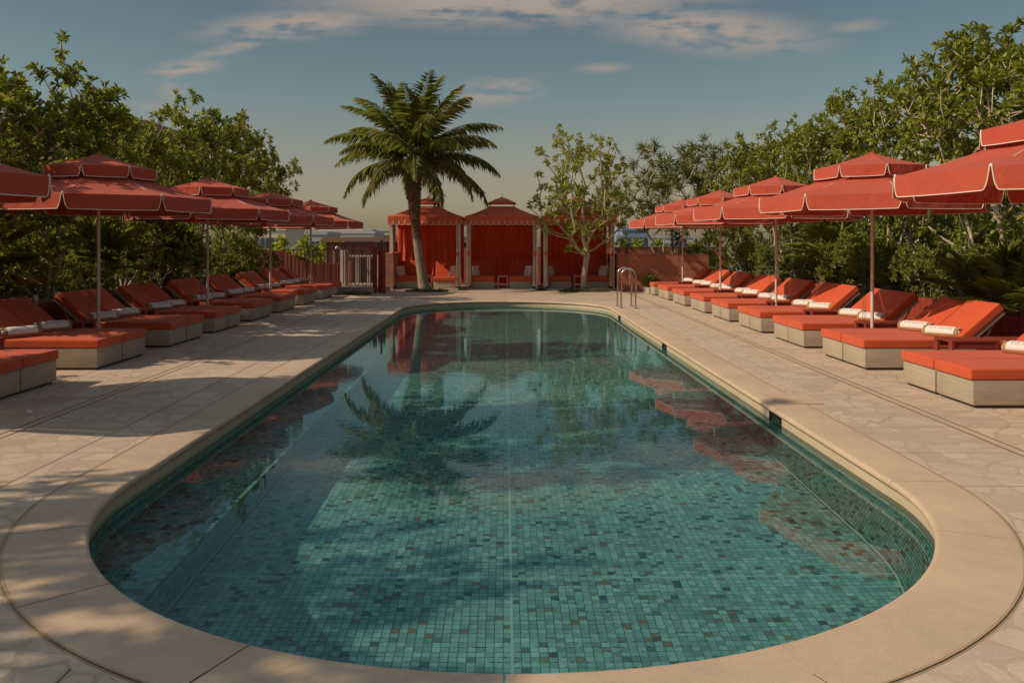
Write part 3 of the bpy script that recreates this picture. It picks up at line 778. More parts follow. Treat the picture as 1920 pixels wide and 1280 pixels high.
for i in range(2, 9):
    g_ = (RZ[i]+1.45+RZ[i+1])/2
    place_table(5.22, g_-TABD/2, 'red slatted side table between the %s and %s pairs of the right row' % (ordn[i-1], ordn[i]) if i < 8 else 'farthest red side table of the right row, beside the lone lounger', 'red side tables on the right')
place_table(5.3, 7.55, 'red slatted side table in front of the nearest right pair', 'red side tables on the right')
for i in range(0, 9):
    g_ = (LZ[i]+1.45+LZ[i+1])/2
    lb = 'red slatted side table between the %s and %s pairs of the left row' % (ordn[i-1], ordn[i]) if 0 < i < 8 else ('farthest red side table of the left row, beside the lone lounger' if i == 8 else 'red side table in front of the nearest left pair, outside the photo')
    place_table(-6.68, g_-TABD/2, lb, 'red side tables on the left')

# ------------------------------------------------------------------ pool handrails
for k, (y, lab) in enumerate(((20.75, 'nearer polished steel arch of the pool ladder handrails'), (21.45, 'farther polished steel arch of the pool ladder handrails'))):
    b = MB(); pts = [(2.84, y, .0), (2.84, y, .45)]
    for q in range(13): a = math.pi-q*math.pi/12; pts.append((3.015+.175*math.cos(a), y, .80+.175*math.sin(a)))
    pts += [(3.19, y, .45), (3.19, y, 0)]
    b.tube([pts[0], (2.84, y, .8)] + pts[3:-3] + [(3.19, y, .8), pts[-1]], .021, 12)
    t = thing('pool_handrail', lab, 'handrail', (2.84, y, 0), 0, 'steel handrails at the far right corner of the pool')
    for v in range(len(b.v)): b.v[v] = (b.v[v][0]-2.84, b.v[v][1]-y, b.v[v][2])
    obj('rail', b.mesh('rail', M['steel'], 40), parent=t)
    for x in (0, .35):
        b = MB(); b.lathe([(.001, 0), (.045, .0), (.045, .010), (.028, .022), (.022, .03)], 14); obj('flange', b.mesh('flange', M['steel'], 40), parent=t, loc=(x, 0, .006))

# ------------------------------------------------------------------ cabanas
CW, CD, CE = 2.36, 2.5, 2.50
def wavy(x0, y0, x1, y1, z0, z1, n, amp, waves, ph=0, nz=6, pinch=None):
    b = MB(); d = Vector((x1-x0, y1-y0)); Lh = d.length; d.normalize(); nm = Vector((-d.y, d.x)); vs = []
    for i in range(nz+1):
        z = z0+(z1-z0)*i/nz
        pf = 1.0
        if pinch is not None: zc, w = pinch; pf = 1-.55*math.exp(-((z-zc)/w)**2)
        for j in range(n+1):
            u = j/n; s = .5+(u-.5)*pf; o = amp*(math.sin(u*waves*2*math.pi+ph+.4*math.sin(z*2+u*5))+.4*math.sin(u*waves*4.7+ph*2))
            vs.append((x0+d.x*Lh*s+nm.x*o, y0+d.y*Lh*s+nm.y*o, z))
    b.add(vs, [(i*(n+1)+j, i*(n+1)+j+1, (i+1)*(n+1)+j+1, (i+1)*(n+1)+j) for i in range(nz) for j in range(n)]); return b
def make_cabana(xc, yf, label, k):
    t = thing('cabana', label, 'cabana', (xc, yf, 0), 0, 'red cabanas behind the pool')
    h = CW/2; ov = .07
    for x in (-h, h):
        for y in (0, CD):
            b = MB(); b.box((x-.025, y-.025, 0), (x+.025, y+.025, CE)); obj('post', b, M['pole'], t)
    # roof: four slopes up to a neck, scalloped flaps, a little roof above the gap
    rb = MB(); n_ = .42; zc = 2.87; G = 6
    c_out = [(-h-ov, -ov), (h+ov, -ov), (h+ov, CD+ov), (-h-ov, CD+ov)]; c_in = [(-n_, CD/2-n_), (n_, CD/2-n_), (n_, CD/2+n_), (-n_, CD/2+n_)]
    for q in range(4):
        a, b_, c, d = c_out[q], c_out[(q+1) % 4], c_in[(q+1) % 4], c_in[q]; vs = []
        for i in range(G+1):
            for j in range(G+1):
                u, v = j/G, i/G; x = (a[0]*(1-u)+b_[0]*u)*(1-v)+(d[0]*(1-u)+c[0]*u)*v; y = (a[1]*(1-u)+b_[1]*u)*(1-v)+(d[1]*(1-u)+c[1]*u)*v
                z = CE+.0+(zc-CE)*v - .07*math.sin(math.pi*u)*math.sin(math.pi*min(1, v+.15)) - .03*math.sin(math.pi*v) + (.03*math.sin(math.pi*u) if v == 0 else 0)
                vs.append((x, y, z))
        rb.add(vs, [(i*(G+1)+j, i*(G+1)+j+1, (i+1)*(G+1)+j+1, (i+1)*(G+1)+j) for i in range(G) for j in range(G)])
    rf = obj('roof', rb.mesh('roof', M['cabana'], 30), parent=t)
    for q in range(4):
        a, b_ = Vector(c_out[q]), Vector(c_out[(q+1) % 4]); d = (b_-a); Lh = d.length; d.normalize(); nm = Vector((d.y, -d.x)); fb = MB(); pb = MB()
        # band then tabs
        def P(s, z): 
            o = .008+.012*(-z/.3)+.006*math.sin(s*11+q); p = a+d*s+nm*o; return (p.x, p.y, CE+z)
        m = 26; vs = []
        for j in range(m+1): vs += [P(Lh*j/m, 0.0), P(Lh*j/m, -.15)]
        fb.add(vs, [(2*j, 2*j+1, 2*j+3, 2*j+2) for j in range(m)])
        nt_ = 13; w = Lh/nt_
        for j in range(nt_):
            s0, s1 = j*w+.012, (j+1)*w-.012; pt = [(s0, -.148), (s0, -.27), (s0+.03, -.295), (s1-.03, -.295), (s1, -.27), (s1, -.148)]
            fb.add([P(s, z) for s, z in pt], [tuple(range(6))])
            pb.tube([Vector(P(s, z))+Vector((nm.x, nm.y, 0))*.004 for s, z in pt], .006, 4)
        obj('flap', fb.mesh('flap', M['cabana'], 50), parent=rf); obj('binding', pb, M['piping'], rf)
    tb = MB(); e = .50; zt0, zt1 = 2.985, 3.22
    tb.add([(-e, CD/2-e, zt0), (e, CD/2-e, zt0), (e, CD/2+e, zt0), (-e, CD/2+e, zt0), (0, CD/2, zt1)] + [(-e*.5, CD/2-e*.5, zt0+.13), (e*.5, CD/2-e*.5, zt0+.13), (e*.5, CD/2+e*.5, zt0+.13), (-e*.5, CD/2+e*.5, zt0+.13)],
           [(0, 1, 6, 5), (1, 2, 7, 6), (2, 3, 8, 7), (3, 0, 5, 8), (5, 6, 4), (6, 7, 4), (7, 8, 4), (8, 5, 4)])
    tb.add([(-e, CD/2-e, zt0), (e, CD/2-e, zt0), (e, CD/2+e, zt0), (-e, CD/2+e, zt0), (-e, CD/2-e, zt0-.02), (e, CD/2-e, zt0-.02), (e, CD/2+e, zt0-.02), (-e, CD/2+e, zt0-.02)], [(0, 4, 5, 1), (1, 5, 6, 2), (2, 6, 7, 3), (3, 7, 4, 0)])
    cu = obj('cupola_roof', tb, M['cabana'], t)
    b = MB()
    for x, y in c_in: b.box((x-.012, y-.012, zc-.03), (x+.012, y+.012, zt0+.01))
    obj('cupola_frame', b, M['darkmetal'], cu)
    b = MB(); b.lathe([(.02, 0), (.018, .02), (.007, .05), (.004, .13), (.001, .14)], 8); obj('finial', b, M['darkmetal'], cu, loc=(0, CD/2, zt1-.01))
    # curtains: back, sides gathered at the posts with a red strap, cream lining turned outwards
    obj('back_curtain', wavy(-h+.03, CD-.05, h-.03, CD-.05, .10, CE-.05, 120, .042, 11 if k else 9, k*2).mesh('back_curtain', M['curtain'], 60), parent=t)
    for sx in (-1, 1):
        for y0, w in ((.04, .36), (CD-.45, .36)):
            c = obj('side_curtain', wavy(sx*(h-.01), y0, sx*(h-.01), y0+w, .12, CE-.05, 30, .026, 4, sx+k, 14, (1.25, .35)).mesh('side_curtain', M['curtain'], 60), parent=t)
        # front drape: a cream column with red cloth behind it
        dr = MB(); K, n = 16, 12; vs = []
        for i in range(K+1):
            z = .12+(CE-.22)*i/K; r = .036+.032*abs((z-1.25)/1.2)**.8*(1 if z < 1.25 else .75)
            for j in range(n):
                a = 2*math.pi*j/n; rr = r*(1+.22*math.sin(a*4+z*1.3)); vs.append((sx*(h-.075)+rr*math.cos(a)*.95, -.01+rr*math.sin(a)*.8, z))
        dr.add(vs, [(i*n+j, i*n+(j+1) % n, (i+1)*n+(j+1) % n, (i+1)*n+j) for i in range(K) for j in range(n)])
        o = obj('tied_drape', dr.mesh('tied_drape', M['drape'], 60), parent=t)
        sb = MB(); sb.lathe([(.070, -.055), (.076, -.03), (.076, .03), (.070, .055)], 12); st = obj('tie_strap', sb.mesh('tie_strap', M['cabana'], 40), parent=o, loc=(sx*(h-.075), -.01, 1.22))
        rd = wavy(sx*(h-.02), .07, sx*(h-.17), .09, .14, CE-.2, 14, .02, 2, sx, 12, (1.22, .4)); obj('front_curtain', rd.mesh('front_curtain', M['curtain'], 60), parent=t)
    b = MB(); b.box((-h, CD-.03, CE-.08), (h, CD+.0, CE-.04)); b.box((-h, 0, CE-.08), (h, .03, CE-.04)); obj('beam', b, M['pole'], t)
    return t
def drape_mat():
    def ext(N, L, co, cur, vary):
        w = N.new('ShaderNodeTexWave'); w.wave_type = 'BANDS'; w.bands_direction = 'X'; w.inputs['Scale'].default_value = 9; w.inputs['Distortion'].default_value = 1.2; L.new(co, w.inputs[0])
        mr = N.new('ShaderNodeMapRange'); mr.inputs[1].default_value = .62; mr.inputs[2].default_value = .72; L.new(w.outputs['Fac'], mr.inputs[0])
        x = N.new('ShaderNodeMix'); x.data_type = 'RGBA'; L.new(mr.outputs[0], x.inputs[0]); L.new(cur, x.inputs[6]); x.inputs[7].default_value = (.34, .16, .09, 1); return x.outputs[2]
    return mat('cream_drape', (.60, .51, .38), .9, .1, noise=[(6, .12)], ext=ext)
M['drape'] = drape_mat()
cab_names = ['left red cabana, behind the palm trunk', 'middle red cabana, fully open between two others', 'right red cabana, partly hidden by the small tree']
YC = 29.0
cabx = [-2.70, -.09, 2.53]
for k in range(3):
    make_cabana(cabx[k], YC, cab_names[k], k)
b = MB(); b.box((-4.15, YC-.02, -.01), (4.0, YC+CD+.4, .035)); obj('cabana_plinth', b, M['concrete'], kind='structure')
# daybeds, cushions and small tables inside
def make_daybed(label, loc, pillow_side, grp):
    t = thing('daybed', label, 'daybed', loc, 0, grp); w = .80
    obj('base', rounded_box('base', (0, 0, 0), (w-.02, 1.5, .25), .006, 2, M['wood']), parent=t)
    obj('seat_cushion', rounded_box('seat_cushion', (-.01, -.04, .252), (w-.01, 1.2, .40), .035, 3, M['cushion'], .012, 4), parent=t)
    me = rounded_box('back_cushion', (-.01, 0, 0), (w-.01, .13, .56), .035, 3, M['cushion']); bk = obj('back_cushion', me, parent=t, loc=(0, 1.08, .38)); bk.rotation_euler = (R_(-14), 0, 0)
    return t
pdb = {}
names = ['left', 'middle', 'right']
def pillow_mesh():
    me = rounded_box('pillow', (-.25, -.065, -.19), (.25, .065, .19), .05, 4, M['pillow'], 0, 2); return me
pm = pillow_mesh()
ppm = MB(); ppm.tube([(-.225, 0, -.165), (.225, 0, -.165), (.225, 0, .165), (-.225, 0, .165), (-.225, 0, -.165)], .008, 5); ppm = ppm.mesh('piping', M['cushion'])
for k in range(3):
    for s, dx in (('left', -1.04), ('right', .26)):
        lab = 'cushioned daybed on the %s side of the %s cabana' % (s, names[k])
        loc = (cabx[k]+dx, YC+.25, .036)
        if not pdb: pdb[0] = make_daybed(lab, loc, s, 'daybeds in the cabanas')
        else: copy_tree(pdb[0], loc, 0, lab, 'daybeds in the cabanas')
        px = loc[0]+(.11 if s == 'left' else .67)
        t = thing('pillow', 'cream pillow with orange piping on the %s daybed of the %s cabana' % (s, names[k]), 'pillow', (px, YC+.75, .605), R_(68 if s == 'left' else -68), 'cream pillows in the cabanas')
        c = obj('pillow_case', pm, parent=t); c.rotation_euler = (R_(-14), 0, 0); p = obj('piping', ppm, parent=t, loc=(0, -.055, 0)); p.rotation_euler = (R_(-14), 0, 0)
M['pinkwood'] = mat('pink_stained_wood', (.46, .17, .12), .6, .3, grain=((8, 8, 40), .15))
pt = None
for k in range(3):
    lab = 'small square red wooden table inside the %s cabana' % names[k]; loc = (cabx[k]-.16, YC+.30, .036)
    if pt is None:
        pt = thing('low_table', lab, 'table', loc, 0, 'small tables in the cabanas')
        b = MB(); b.box((0, 0, .38), (.38, .42, .44)); obj('tabletop', b, M['pinkwood'], pt)
        for x in (0, .32):
            b = MB(); b.box((x, .002, 0), (x+.06, .418, .379)); obj('leg', b, M['pinkwood'], pt)
    else: copy_tree(pt, loc, 0, lab)

# ------------------------------------------------------------------ vegetation
def leaf_mesh(name, P, D, L, W, m, droop=.15, fold=.25, tint=None, seed=0, shape=.55):
    """P base points, D directions (N,3), L lengths, W widths -> one mesh of pointed folded leaves (two triangles each side)"""
    n = len(P); r = np.random.default_rng(seed)
    D = D/np.linalg.norm(D, axis=1, keepdims=True)
    up = np.tile([0, 0, 1.], (n, 1))+r.normal(0, .35, (n, 3)); S = np.cross(D, up); S /= np.linalg.norm(S, axis=1, keepdims=True)+1e-9
    Nn = np.cross(S, D); L = L[:, None]; W = W[:, None]
    mid = P+D*L*shape+Nn*L*.03; tip = P+D*L-Nn*L*droop
    l = mid-S*W/2+Nn*W*fold; rr = mid+S*W/2+Nn*W*fold
    V = np.stack([P, l, tip, rr], 1).reshape(-1, 3); i = np.arange(n)[:, None]*4
    F = np.concatenate([i+[[0, 2, 1]], i+[[0, 3, 2]]], 1).reshape(-1, 3)
    me = fast_mesh(name, V, F, m)
    t = r.beta(1.7, 1.7, n) if tint is None else tint
    face_tint(me, np.repeat(t, 2)[:, None]*np.ones((1, 3)))
    return me
def grow(targets, starts, seed, kink=.10, up=.35):
    """join every target point to the growing skeleton; returns node positions, parents"""
    r = np.random.default_rng(seed); pos = [np.array(s[0], float) for s in starts]; par = [s[1] for s in starts]; ln = [s[2] for s in starts]
    base = pos[0]; order = np.argsort(np.linalg.norm(targets-pos[-1], axis=1)); ends = []
    for t in targets[order]:
        A = np.array(pos); d = np.linalg.norm(A-t, axis=1); dz = t[2]-A[:, 2]
        hd = np.linalg.norm((A-t)[:, :2], axis=1)
        cost = d+.42*np.array(ln)+np.where(dz < hd*.25, (hd*.25-dz)*1.2, 0); k = int(np.argmin(cost))
        p0 = pos[k]; L = np.linalg.norm(t-p0); n = max(1, int(L/.22)); prev = k
        for q in range(1, n+1):
            u = q/n; p = p0+(t-p0)*u; p = p + (r.normal(0, kink*.22, 3) if q < n else 0); p[2] -= up*.25*L*math.sin(math.pi*u)*.5
            pos.append(p); par.append(prev); ln.append(ln[prev]+L/n); prev = len(pos)-1
        ends.append(prev)
    return np.array(pos), par, ends
def branch_mesh(name, pos, par, m, r0=.05, rt=.004, expo=2.3, lim=0):
    n = len(pos); load = np.zeros(n); kids = [[] for _ in range(n)]
    for i in range(n):
        if par[i] >= 0: kids[par[i]].append(i)
    for i in range(n-1, -1, -1):
        if not kids[i]: load[i] += 1
        if par[i] >= 0: load[par[i]] += load[i]
    rad = rt+(r0-rt)*(load/load.max())**(1/expo)
    b = MB()
    for i in range(n):
        if not kids[i]: continue
        main = max(kids[i], key=lambda c: load[c])
        for c in kids[i]:
            if c == main and par[i] >= 0: continue
            chain = [i, c]
            while kids[chain[-1]]: chain.append(max(kids[chain[-1]], key=lambda q: load[q]))
            rr = [min(rad[i], rad[c]*1.25)]+[rad[q] for q in chain[1:]]
            b.tube([pos[q] for q in chain], rr, 6 if rad[c] > .012 else 4, caps=False)
    me = b.mesh(name, m); me.polygons.foreach_set('use_smooth', [True]*len(me.polygons)); return me
def crown_targets(n, h0, h1, R, seed, top_bias=.0, lumps=7, bottom=.55):
    r = np.random.default_rng(seed); lob = [(r.normal(0, 1, 3), r.uniform(.75, 1.28)) for _ in range(lumps)]
    out = []; c = np.array([0, 0, h0+(h1-h0)*(.55+top_bias)]); hz = (h1-h0)/2
    while len(out) < n:
        d = r.normal(0, 1, 3); d /= np.linalg.norm(d); k = 1.0
        k = sum(w*max(0, np.dot(d, l/np.linalg.norm(l)))**3 for l, w in lob)/max(1e-6, sum(max(0, np.dot(d, l/np.linalg.norm(l)))**3 for l, w in lob))
        rad = r.uniform(.25, 1)**.55*k; p = c+d*rad*np.array([R, R, hz]); 
        if p[2] > h0-.1 and p[2] < h1+.25: out.append(p)
    return np.array(out)
def make_tree_meshes(seed, h, R, h0, n_t=150, ros=4, leaf=(.115, .042), nl=11, m='leaf', stems=4, trunk=None, r0=.055, spray=.17, top_bias=0, narrow=False):
    r = np.random.default_rng(seed); T = crown_targets(n_t, h0, h, R, seed, top_bias)
    starts = [((0, 0, 0), -1, 0)]
    if trunk:                                                     # single trunk given as points
        for p in trunk: starts.append((p, len(starts)-1, 0))
    else:
        for s in range(stems):
            a = 2*math.pi*s/stems+r.uniform(-.4, .4); k = 0
            for q in range(1, 4):
                rr = q*.12*r.uniform(.7, 1.3); starts.append(((math.cos(a)*rr, math.sin(a)*rr, q*.30), k, 0)); k = len(starts)-1
    pos, par, ends = grow(T, starts, seed)
    P, D, L, W = [], [], [], []
    tw = []
    pos = list(pos); par = list(par)
    for e in ends:
        p = pos[e]; d0 = p-pos[par[e]]; d0 = d0/(np.linalg.norm(d0)+1e-9)
        for q in range(ros):
            if q == 0: c = p; ax = d0
            else:
                ax = d0*.5+r.normal(0, .6, 3)+np.array([0, 0, .5]); ax /= np.linalg.norm(ax); c = p-d0*r.uniform(0, .15)+ax*spray*r.uniform(.7, 1.7)
                pos.append(c); par.append(e)
            k = int(nl*r.uniform(.7, 1.2)); 
            for i in range(k):
                a = i*2.4+r.uniform(0, .5); el = r.uniform(.15, 1.15) if not narrow else r.uniform(-.1, 1.35)
                u = np.cross(ax, [.3, .7, .2]); u /= np.linalg.norm(u); v = np.cross(ax, u)
                d = (u*math.cos(a)+v*math.sin(a))*math.cos(el)+ax*math.sin(el)
                P.append(c-ax*r.uniform(0, .07)); D.append(d); l = leaf[0]*r.uniform(.7, 1.2); L.append(l); W.append(leaf[1]*r.uniform(.8, 1.15))
    # bare stretches along branches carry a few leaves too
    me_l = leaf_mesh('crown', np.array(P), np.array(D), np.array(L), np.array(W), M[m], seed=seed, droop=.12 if not narrow else .06, shape=.6 if not narrow else .35)
    me_b = branch_mesh('trunk', pos, par, M['bark'], r0)
    return me_b, me_l
def plant(name, label, cat, meshes, loc, rz=0, sc=1.0, group=None, sz=None, parts=('trunk', 'crown')):
    t = thing(name, label, cat, loc, rz, group); s = (sc, sc, sz or sc)
    for pn, me in zip(parts, meshes):
        o = obj(pn, me, parent=t); o.scale = s
    return t
trees_v = [make_tree_meshes(11, 4.3, 1.55, .75, 185, 5, leaf=(.14, .053)), make_tree_meshes(23, 4.3, 1.65, .9, 190, 5, leaf=(.14, .053)), make_tree_meshes(37, 4.3, 1.5, .7, 180, 5, leaf=(.135, .052)), make_tree_meshes(51, 4.3, 1.7, 1.0, 185, 5, leaf=(.145, .055))]
SOIL = .42
# (x, y, variant, rotation, height scale, width scale, label)
LT = [(-8.6, 3.0, 3, .3, 1.34, .68, 'leafy tree beside the camera on the left, outside the photo'),
      (-7.4, 7.7, 2, 2.5, 1.12, .85, 'near left tree outside the photo, dappling the deck'),
      (-8.9, 12.4, 1, 2.0, 1.80, .70, 'tall left tree just outside the photo, behind the nearest left pair'),
      (-7.7, 11.8, 0, 2.6, .90, .90, 'broad-leaved tree at the left edge, behind the nearest parasol'),
      (-7.7, 14.3, 1, 1.0, 1.0, 1.0, 'tallest broad-leaved tree on the left, rising over the nearest whole parasol'),
      (-7.6, 17.0, 2, 4.0, .90, .85, 'broad-leaved left tree ending at the gap of sky'),
      (-7.5, 20.0, 3, 5.2, 1.05, .85, 'broad-leaved tree right of the sky gap on the left'),
      (-7.6, 22.8, 0, .7, 1.10, .88, 'broad-leaved left tree above the third parasol'),
      (-7.7, 26.0, 1, 3.3, .98, .75, 'last broad-leaved tree of the left row, sloping down to the fence')]
for x, y, v, rz, sz, sx, lab in LT: plant('broadleaf_tree', lab, 'tree', trees_v[v], (x, y, SOIL), rz, sx, 'broad-leaved trees on the left', sz)
plant('tall_tree', 'tall tree with a high crown outside the photo on the left, shading the pool', 'tree', make_tree_meshes(29, 8.7, 1.7, 4.6, 190, 5, leaf=(.16, .06), trunk=[(0, 0, 1.2), (.1, 0, 2.6), (.05, .1, 4.0), (0, .1, 4.8)], r0=.12), (-9.1, 6.1, SOIL))
plant('broadleaf_tree', 'slim airy tree outside the photo on the left, throwing dapples on the coping', 'tree', make_tree_meshes(83, 6.2, 1.3, 1.8, 120, 4, leaf=(.15, .055)), (-8.3, 1.2, SOIL))
RT = [(7.7, 8.3, 2, 1.1, 1.10, .9, 'near right tree just outside the photo'),
      (8.2, 11.3, 3, 3.9, 1.04, 1.0, 'broad-leaved tree cut by the right edge, above the nearest parasol'),
      (8.1, 14.3, 0, 5.1, 1.14, .95, 'tallest broad-leaved tree on the right, with two shoots against the sky'),
      (8.1, 17.4, 1, 2.2, 1.08, .92, 'broad-leaved tree behind the nearest whole right parasol'),
      (8.0, 20.6, 2, .4, 1.12, .90, 'broad-leaved right tree behind the third parasol'),
      (7.9, 23.8, 3, 1.7, 1.05, .85, 'broad-leaved right tree where the crowns step down'),
      (7.7, 27.0, 0, 3.0, 1.02, .85, 'low broad-leaved right tree beside the spiky one')]
for x, y, v, rz, sz, sx, lab in RT: plant('broadleaf_tree', lab, 'tree', trees_v[v], (x, y, SOIL), rz, sx, 'broad-leaved trees on the right', sz)
# hedge of lower bushes behind and below
bush_v = [make_tree_meshes(61, 1.9, .95, .15, 90, 5, leaf=(.10, .038), stems=5, r0=.022, spray=.13), make_tree_meshes(73, 1.9, .9, .1, 90, 5, leaf=(.09, .032), stems=5, r0=.02, spray=.13), make_tree_meshes(79, 1.9, 1.0, .1, 90, 5, leaf=(.11, .04), stems=6, r0=.024, spray=.13)]
def hedge(side):
    sgn = -1 if side == 'left' else 1; k = 0
    y = 5.0
    while y < 27.5:
        x = sgn*(9.3+random.uniform(-.2, .4)); v = random.randrange(3)
        plant('hedge_bush', 'tall dense green bush in the back row of the %s hedge' % side, 'bush', bush_v[v], (x, y, SOIL), random.uniform(0, 6), random.uniform(1.0, 1.25), 'back row bushes of the %s hedge' % side, random.uniform(.9, 1.15))
        y += 1.5
    for i, z0 in enumerate(RZ if side == 'right' else LZ):
        for half in ((0,) if i == 9 else (0, 1)):
            x = sgn*(7.6+random.uniform(-.15, .25)); v = random.randrange(3); y = z0+.2+half*1.0
            at = 'the lone far lounger of the %s row' % side if i == 9 else 'the %s lounger of the %s %s pair' % ('nearer' if half == 0 else 'farther', 'cut-off' if i == 0 else ordn[i-1], side)
            plant('shrub', 'low leafy shrub behind '+at, 'shrub', bush_v[v], (x, y, SOIL-.05), random.uniform(0, 6), random.uniform(.55, .75), 'low shrubs behind the %s loungers' % side, random.uniform(.5, .85))
hedge('left'); hedge('right')
# fan palms
def fan_palm_meshes(seed, nleaf, L, up, trunk_h):
    r = np.random.default_rng(seed); leaves = []
    for k in range(nleaf):
        a = k*2.4+r.uniform(-.3, .3); el = R_(up*(1-k/nleaf)+r.uniform(-8, 8)-5); st = Vector((0, 0, trunk_h)); d = Vector((math.cos(a)*math.cos(el), math.sin(a)*math.cos(el), math.sin(el)))
        pl = L*r.uniform(.8, 1.1); hub = st+d*pl; hub.z -= pl*.12
        b = MB(); b.tube([st, st+d*pl*.5, hub], [.012, .009, .006], 4)
        side = d.cross(Vector((0, 0, 1))).normalized(); nn = side.cross(d)
        P, D, LL, W = [], [], [], []
        for q in range(34):
            f = R_(-125+250*q/33); dd = d*math.cos(f)+side*math.sin(f)+nn*(.12*abs(math.sin(f)))
            P.append(hub); D.append(dd); LL.append(.50*(1-.25*abs(f)/2.2)*r.uniform(.9, 1.1)); W.append(.017)
        leaves.append((b, (np.array(P), np.array(D), np.array(LL), np.array(W))))
    return leaves
def fan_palm(label, loc, seed, nleaf=14, L=.6, up=80, trunk_h=.25, trunk_r=.10, sc=1):
    t = thing('fan_palm', label, 'palm', loc, 0, 'fan palms in the planting')
    for k, (b, (P, D, LL, W)) in enumerate(fan_palm_meshes(seed, nleaf, L, up, trunk_h)):
        st = b.mesh('frond', M['fanleaf']); face_tint(st, .7)
        f = obj('frond', leaf_mesh('frond', P*1.0, D, LL*sc, W*sc, M['fanleaf'], droop=.22, fold=.3, seed=seed+k, shape=.5), parent=t)
        obj('stalk', st, parent=f)
    b = MB(); b.lathe([(trunk_r*.8, -.1), (trunk_r, trunk_h*.5), (trunk_r*.7, trunk_h+.03)], 10)
    r = random.Random(seed)
    for q in range(int(40*trunk_h)+6):
        a = r.uniform(0, 6.28); z = r.uniform(0, trunk_h); d = Vector((math.cos(a), math.sin(a), .9)).normalized(); p = Vector((math.cos(a)*trunk_r*.85, math.sin(a)*trunk_r*.85, z)); b.tube([p, p+d*.12], [.022, .008], 4)
    obj('trunk', b, M['palmbark'], t)
fan_palm('fan palm with a shaggy brown trunk behind the third right parasol', (7.35, 19.6, SOIL), 5, 15, .55, 85, 1.05, .12)
fan_palm('big dark fan palm at the right edge behind the nearest right pair', (7.5, 13.2, SOIL-.1), 9, 13, .62, 75, .45, .12, 1.05)
fan_palm('second dark fan palm, low at the right edge', (7.1, 11.4, SOIL-.1), 13, 12, .6, 70, .35, .12, 1.0)
fan_palm('fan palm with yellow-green fronds at the far right edge', (7.7, 10.1, SOIL-.1), 17, 13, .55, 75, .9, .1, .9)
fan_palm('fan palm by the left edge behind the nearest left pair', (-7.5, 11.6, SOIL), 21, 15, .75, 80, .8, .11, 1.2)
fan_palm('fan palm behind the left loungers near the third parasol', (-7.5, 19.0, SOIL), 25, 14, .6, 80, .9, .11)
fan_palm('fan palm between the first and second left parasol poles', (-7.4, 15.6, SOIL), 27, 14, .6, 80, .8, .11)
fan_palm('low fan palm behind the fifth right pair', (7.4, 16.4, SOIL-.1), 31, 13, .6, 75, .3, .11)
# spiky dracaena trees at the far right
sp = [make_tree_meshes(91, 4.1, 1.9, .9, 60, 2, leaf=(.34, .026), nl=26, m='spiky', stems=5, r0=.05, spray=.25, narrow=True), make_tree_meshes(97, 4.1, 1.7, .8, 50, 2, leaf=(.32, .026), nl=26, m='spiky', stems=4, r0=.05, spray=.25, narrow=True)]
plant('spiky_tree', 'spiky-leaved tree behind the terracotta wall, between the parasols and the last cabana', 'tree', sp[0], (5.7, 30.2, .2), 0, 1.1, 'spiky trees behind the terracotta wall', 1.16)
plant('spiky_tree', 'tall spiky-leaved tree behind the farthest right parasol', 'tree', sp[1], (7.4, 30.6, .2), 1.5, 1.1, 'spiky trees behind the terracotta wall', 1.22)
plant('spiky_tree', 'dark spiky tree showing behind the roof of the right cabana', 'tree', sp[1], (4.0, 33.2, .0), 3.5, .62, 'spiky trees behind the terracotta wall', 1.02)
# small tree between the middle and right cabanas
tk = [(.02, 0, .3), (.05, 0, .6), (.10, 0, .9), (.13, 0, 1.12)]
sm = make_tree_meshes(113, 5.15, 1.52, 1.1, 180, 4, leaf=(.135, .052), nl=10, m='leaf2', trunk=tk, r0=.105, spray=.18, top_bias=-.03)
plant('small_tree', 'small airy tree with light green leaves in front of the right cabana', 'tree', sm, (2.60, 28.3, 0), .0, 1)

plant('hedge_bush', 'dark green bush at the right end of the terracotta wall', 'bush', bush_v[0], (7.45, 28.9, 0), 1.0, 1.0, None, 1.1)
plant('hedge_bush', 'dark green bush behind the right end of the terracotta wall', 'bush', bush_v[2], (6.6, 29.6, 0), 2.0, .9, None, .85)
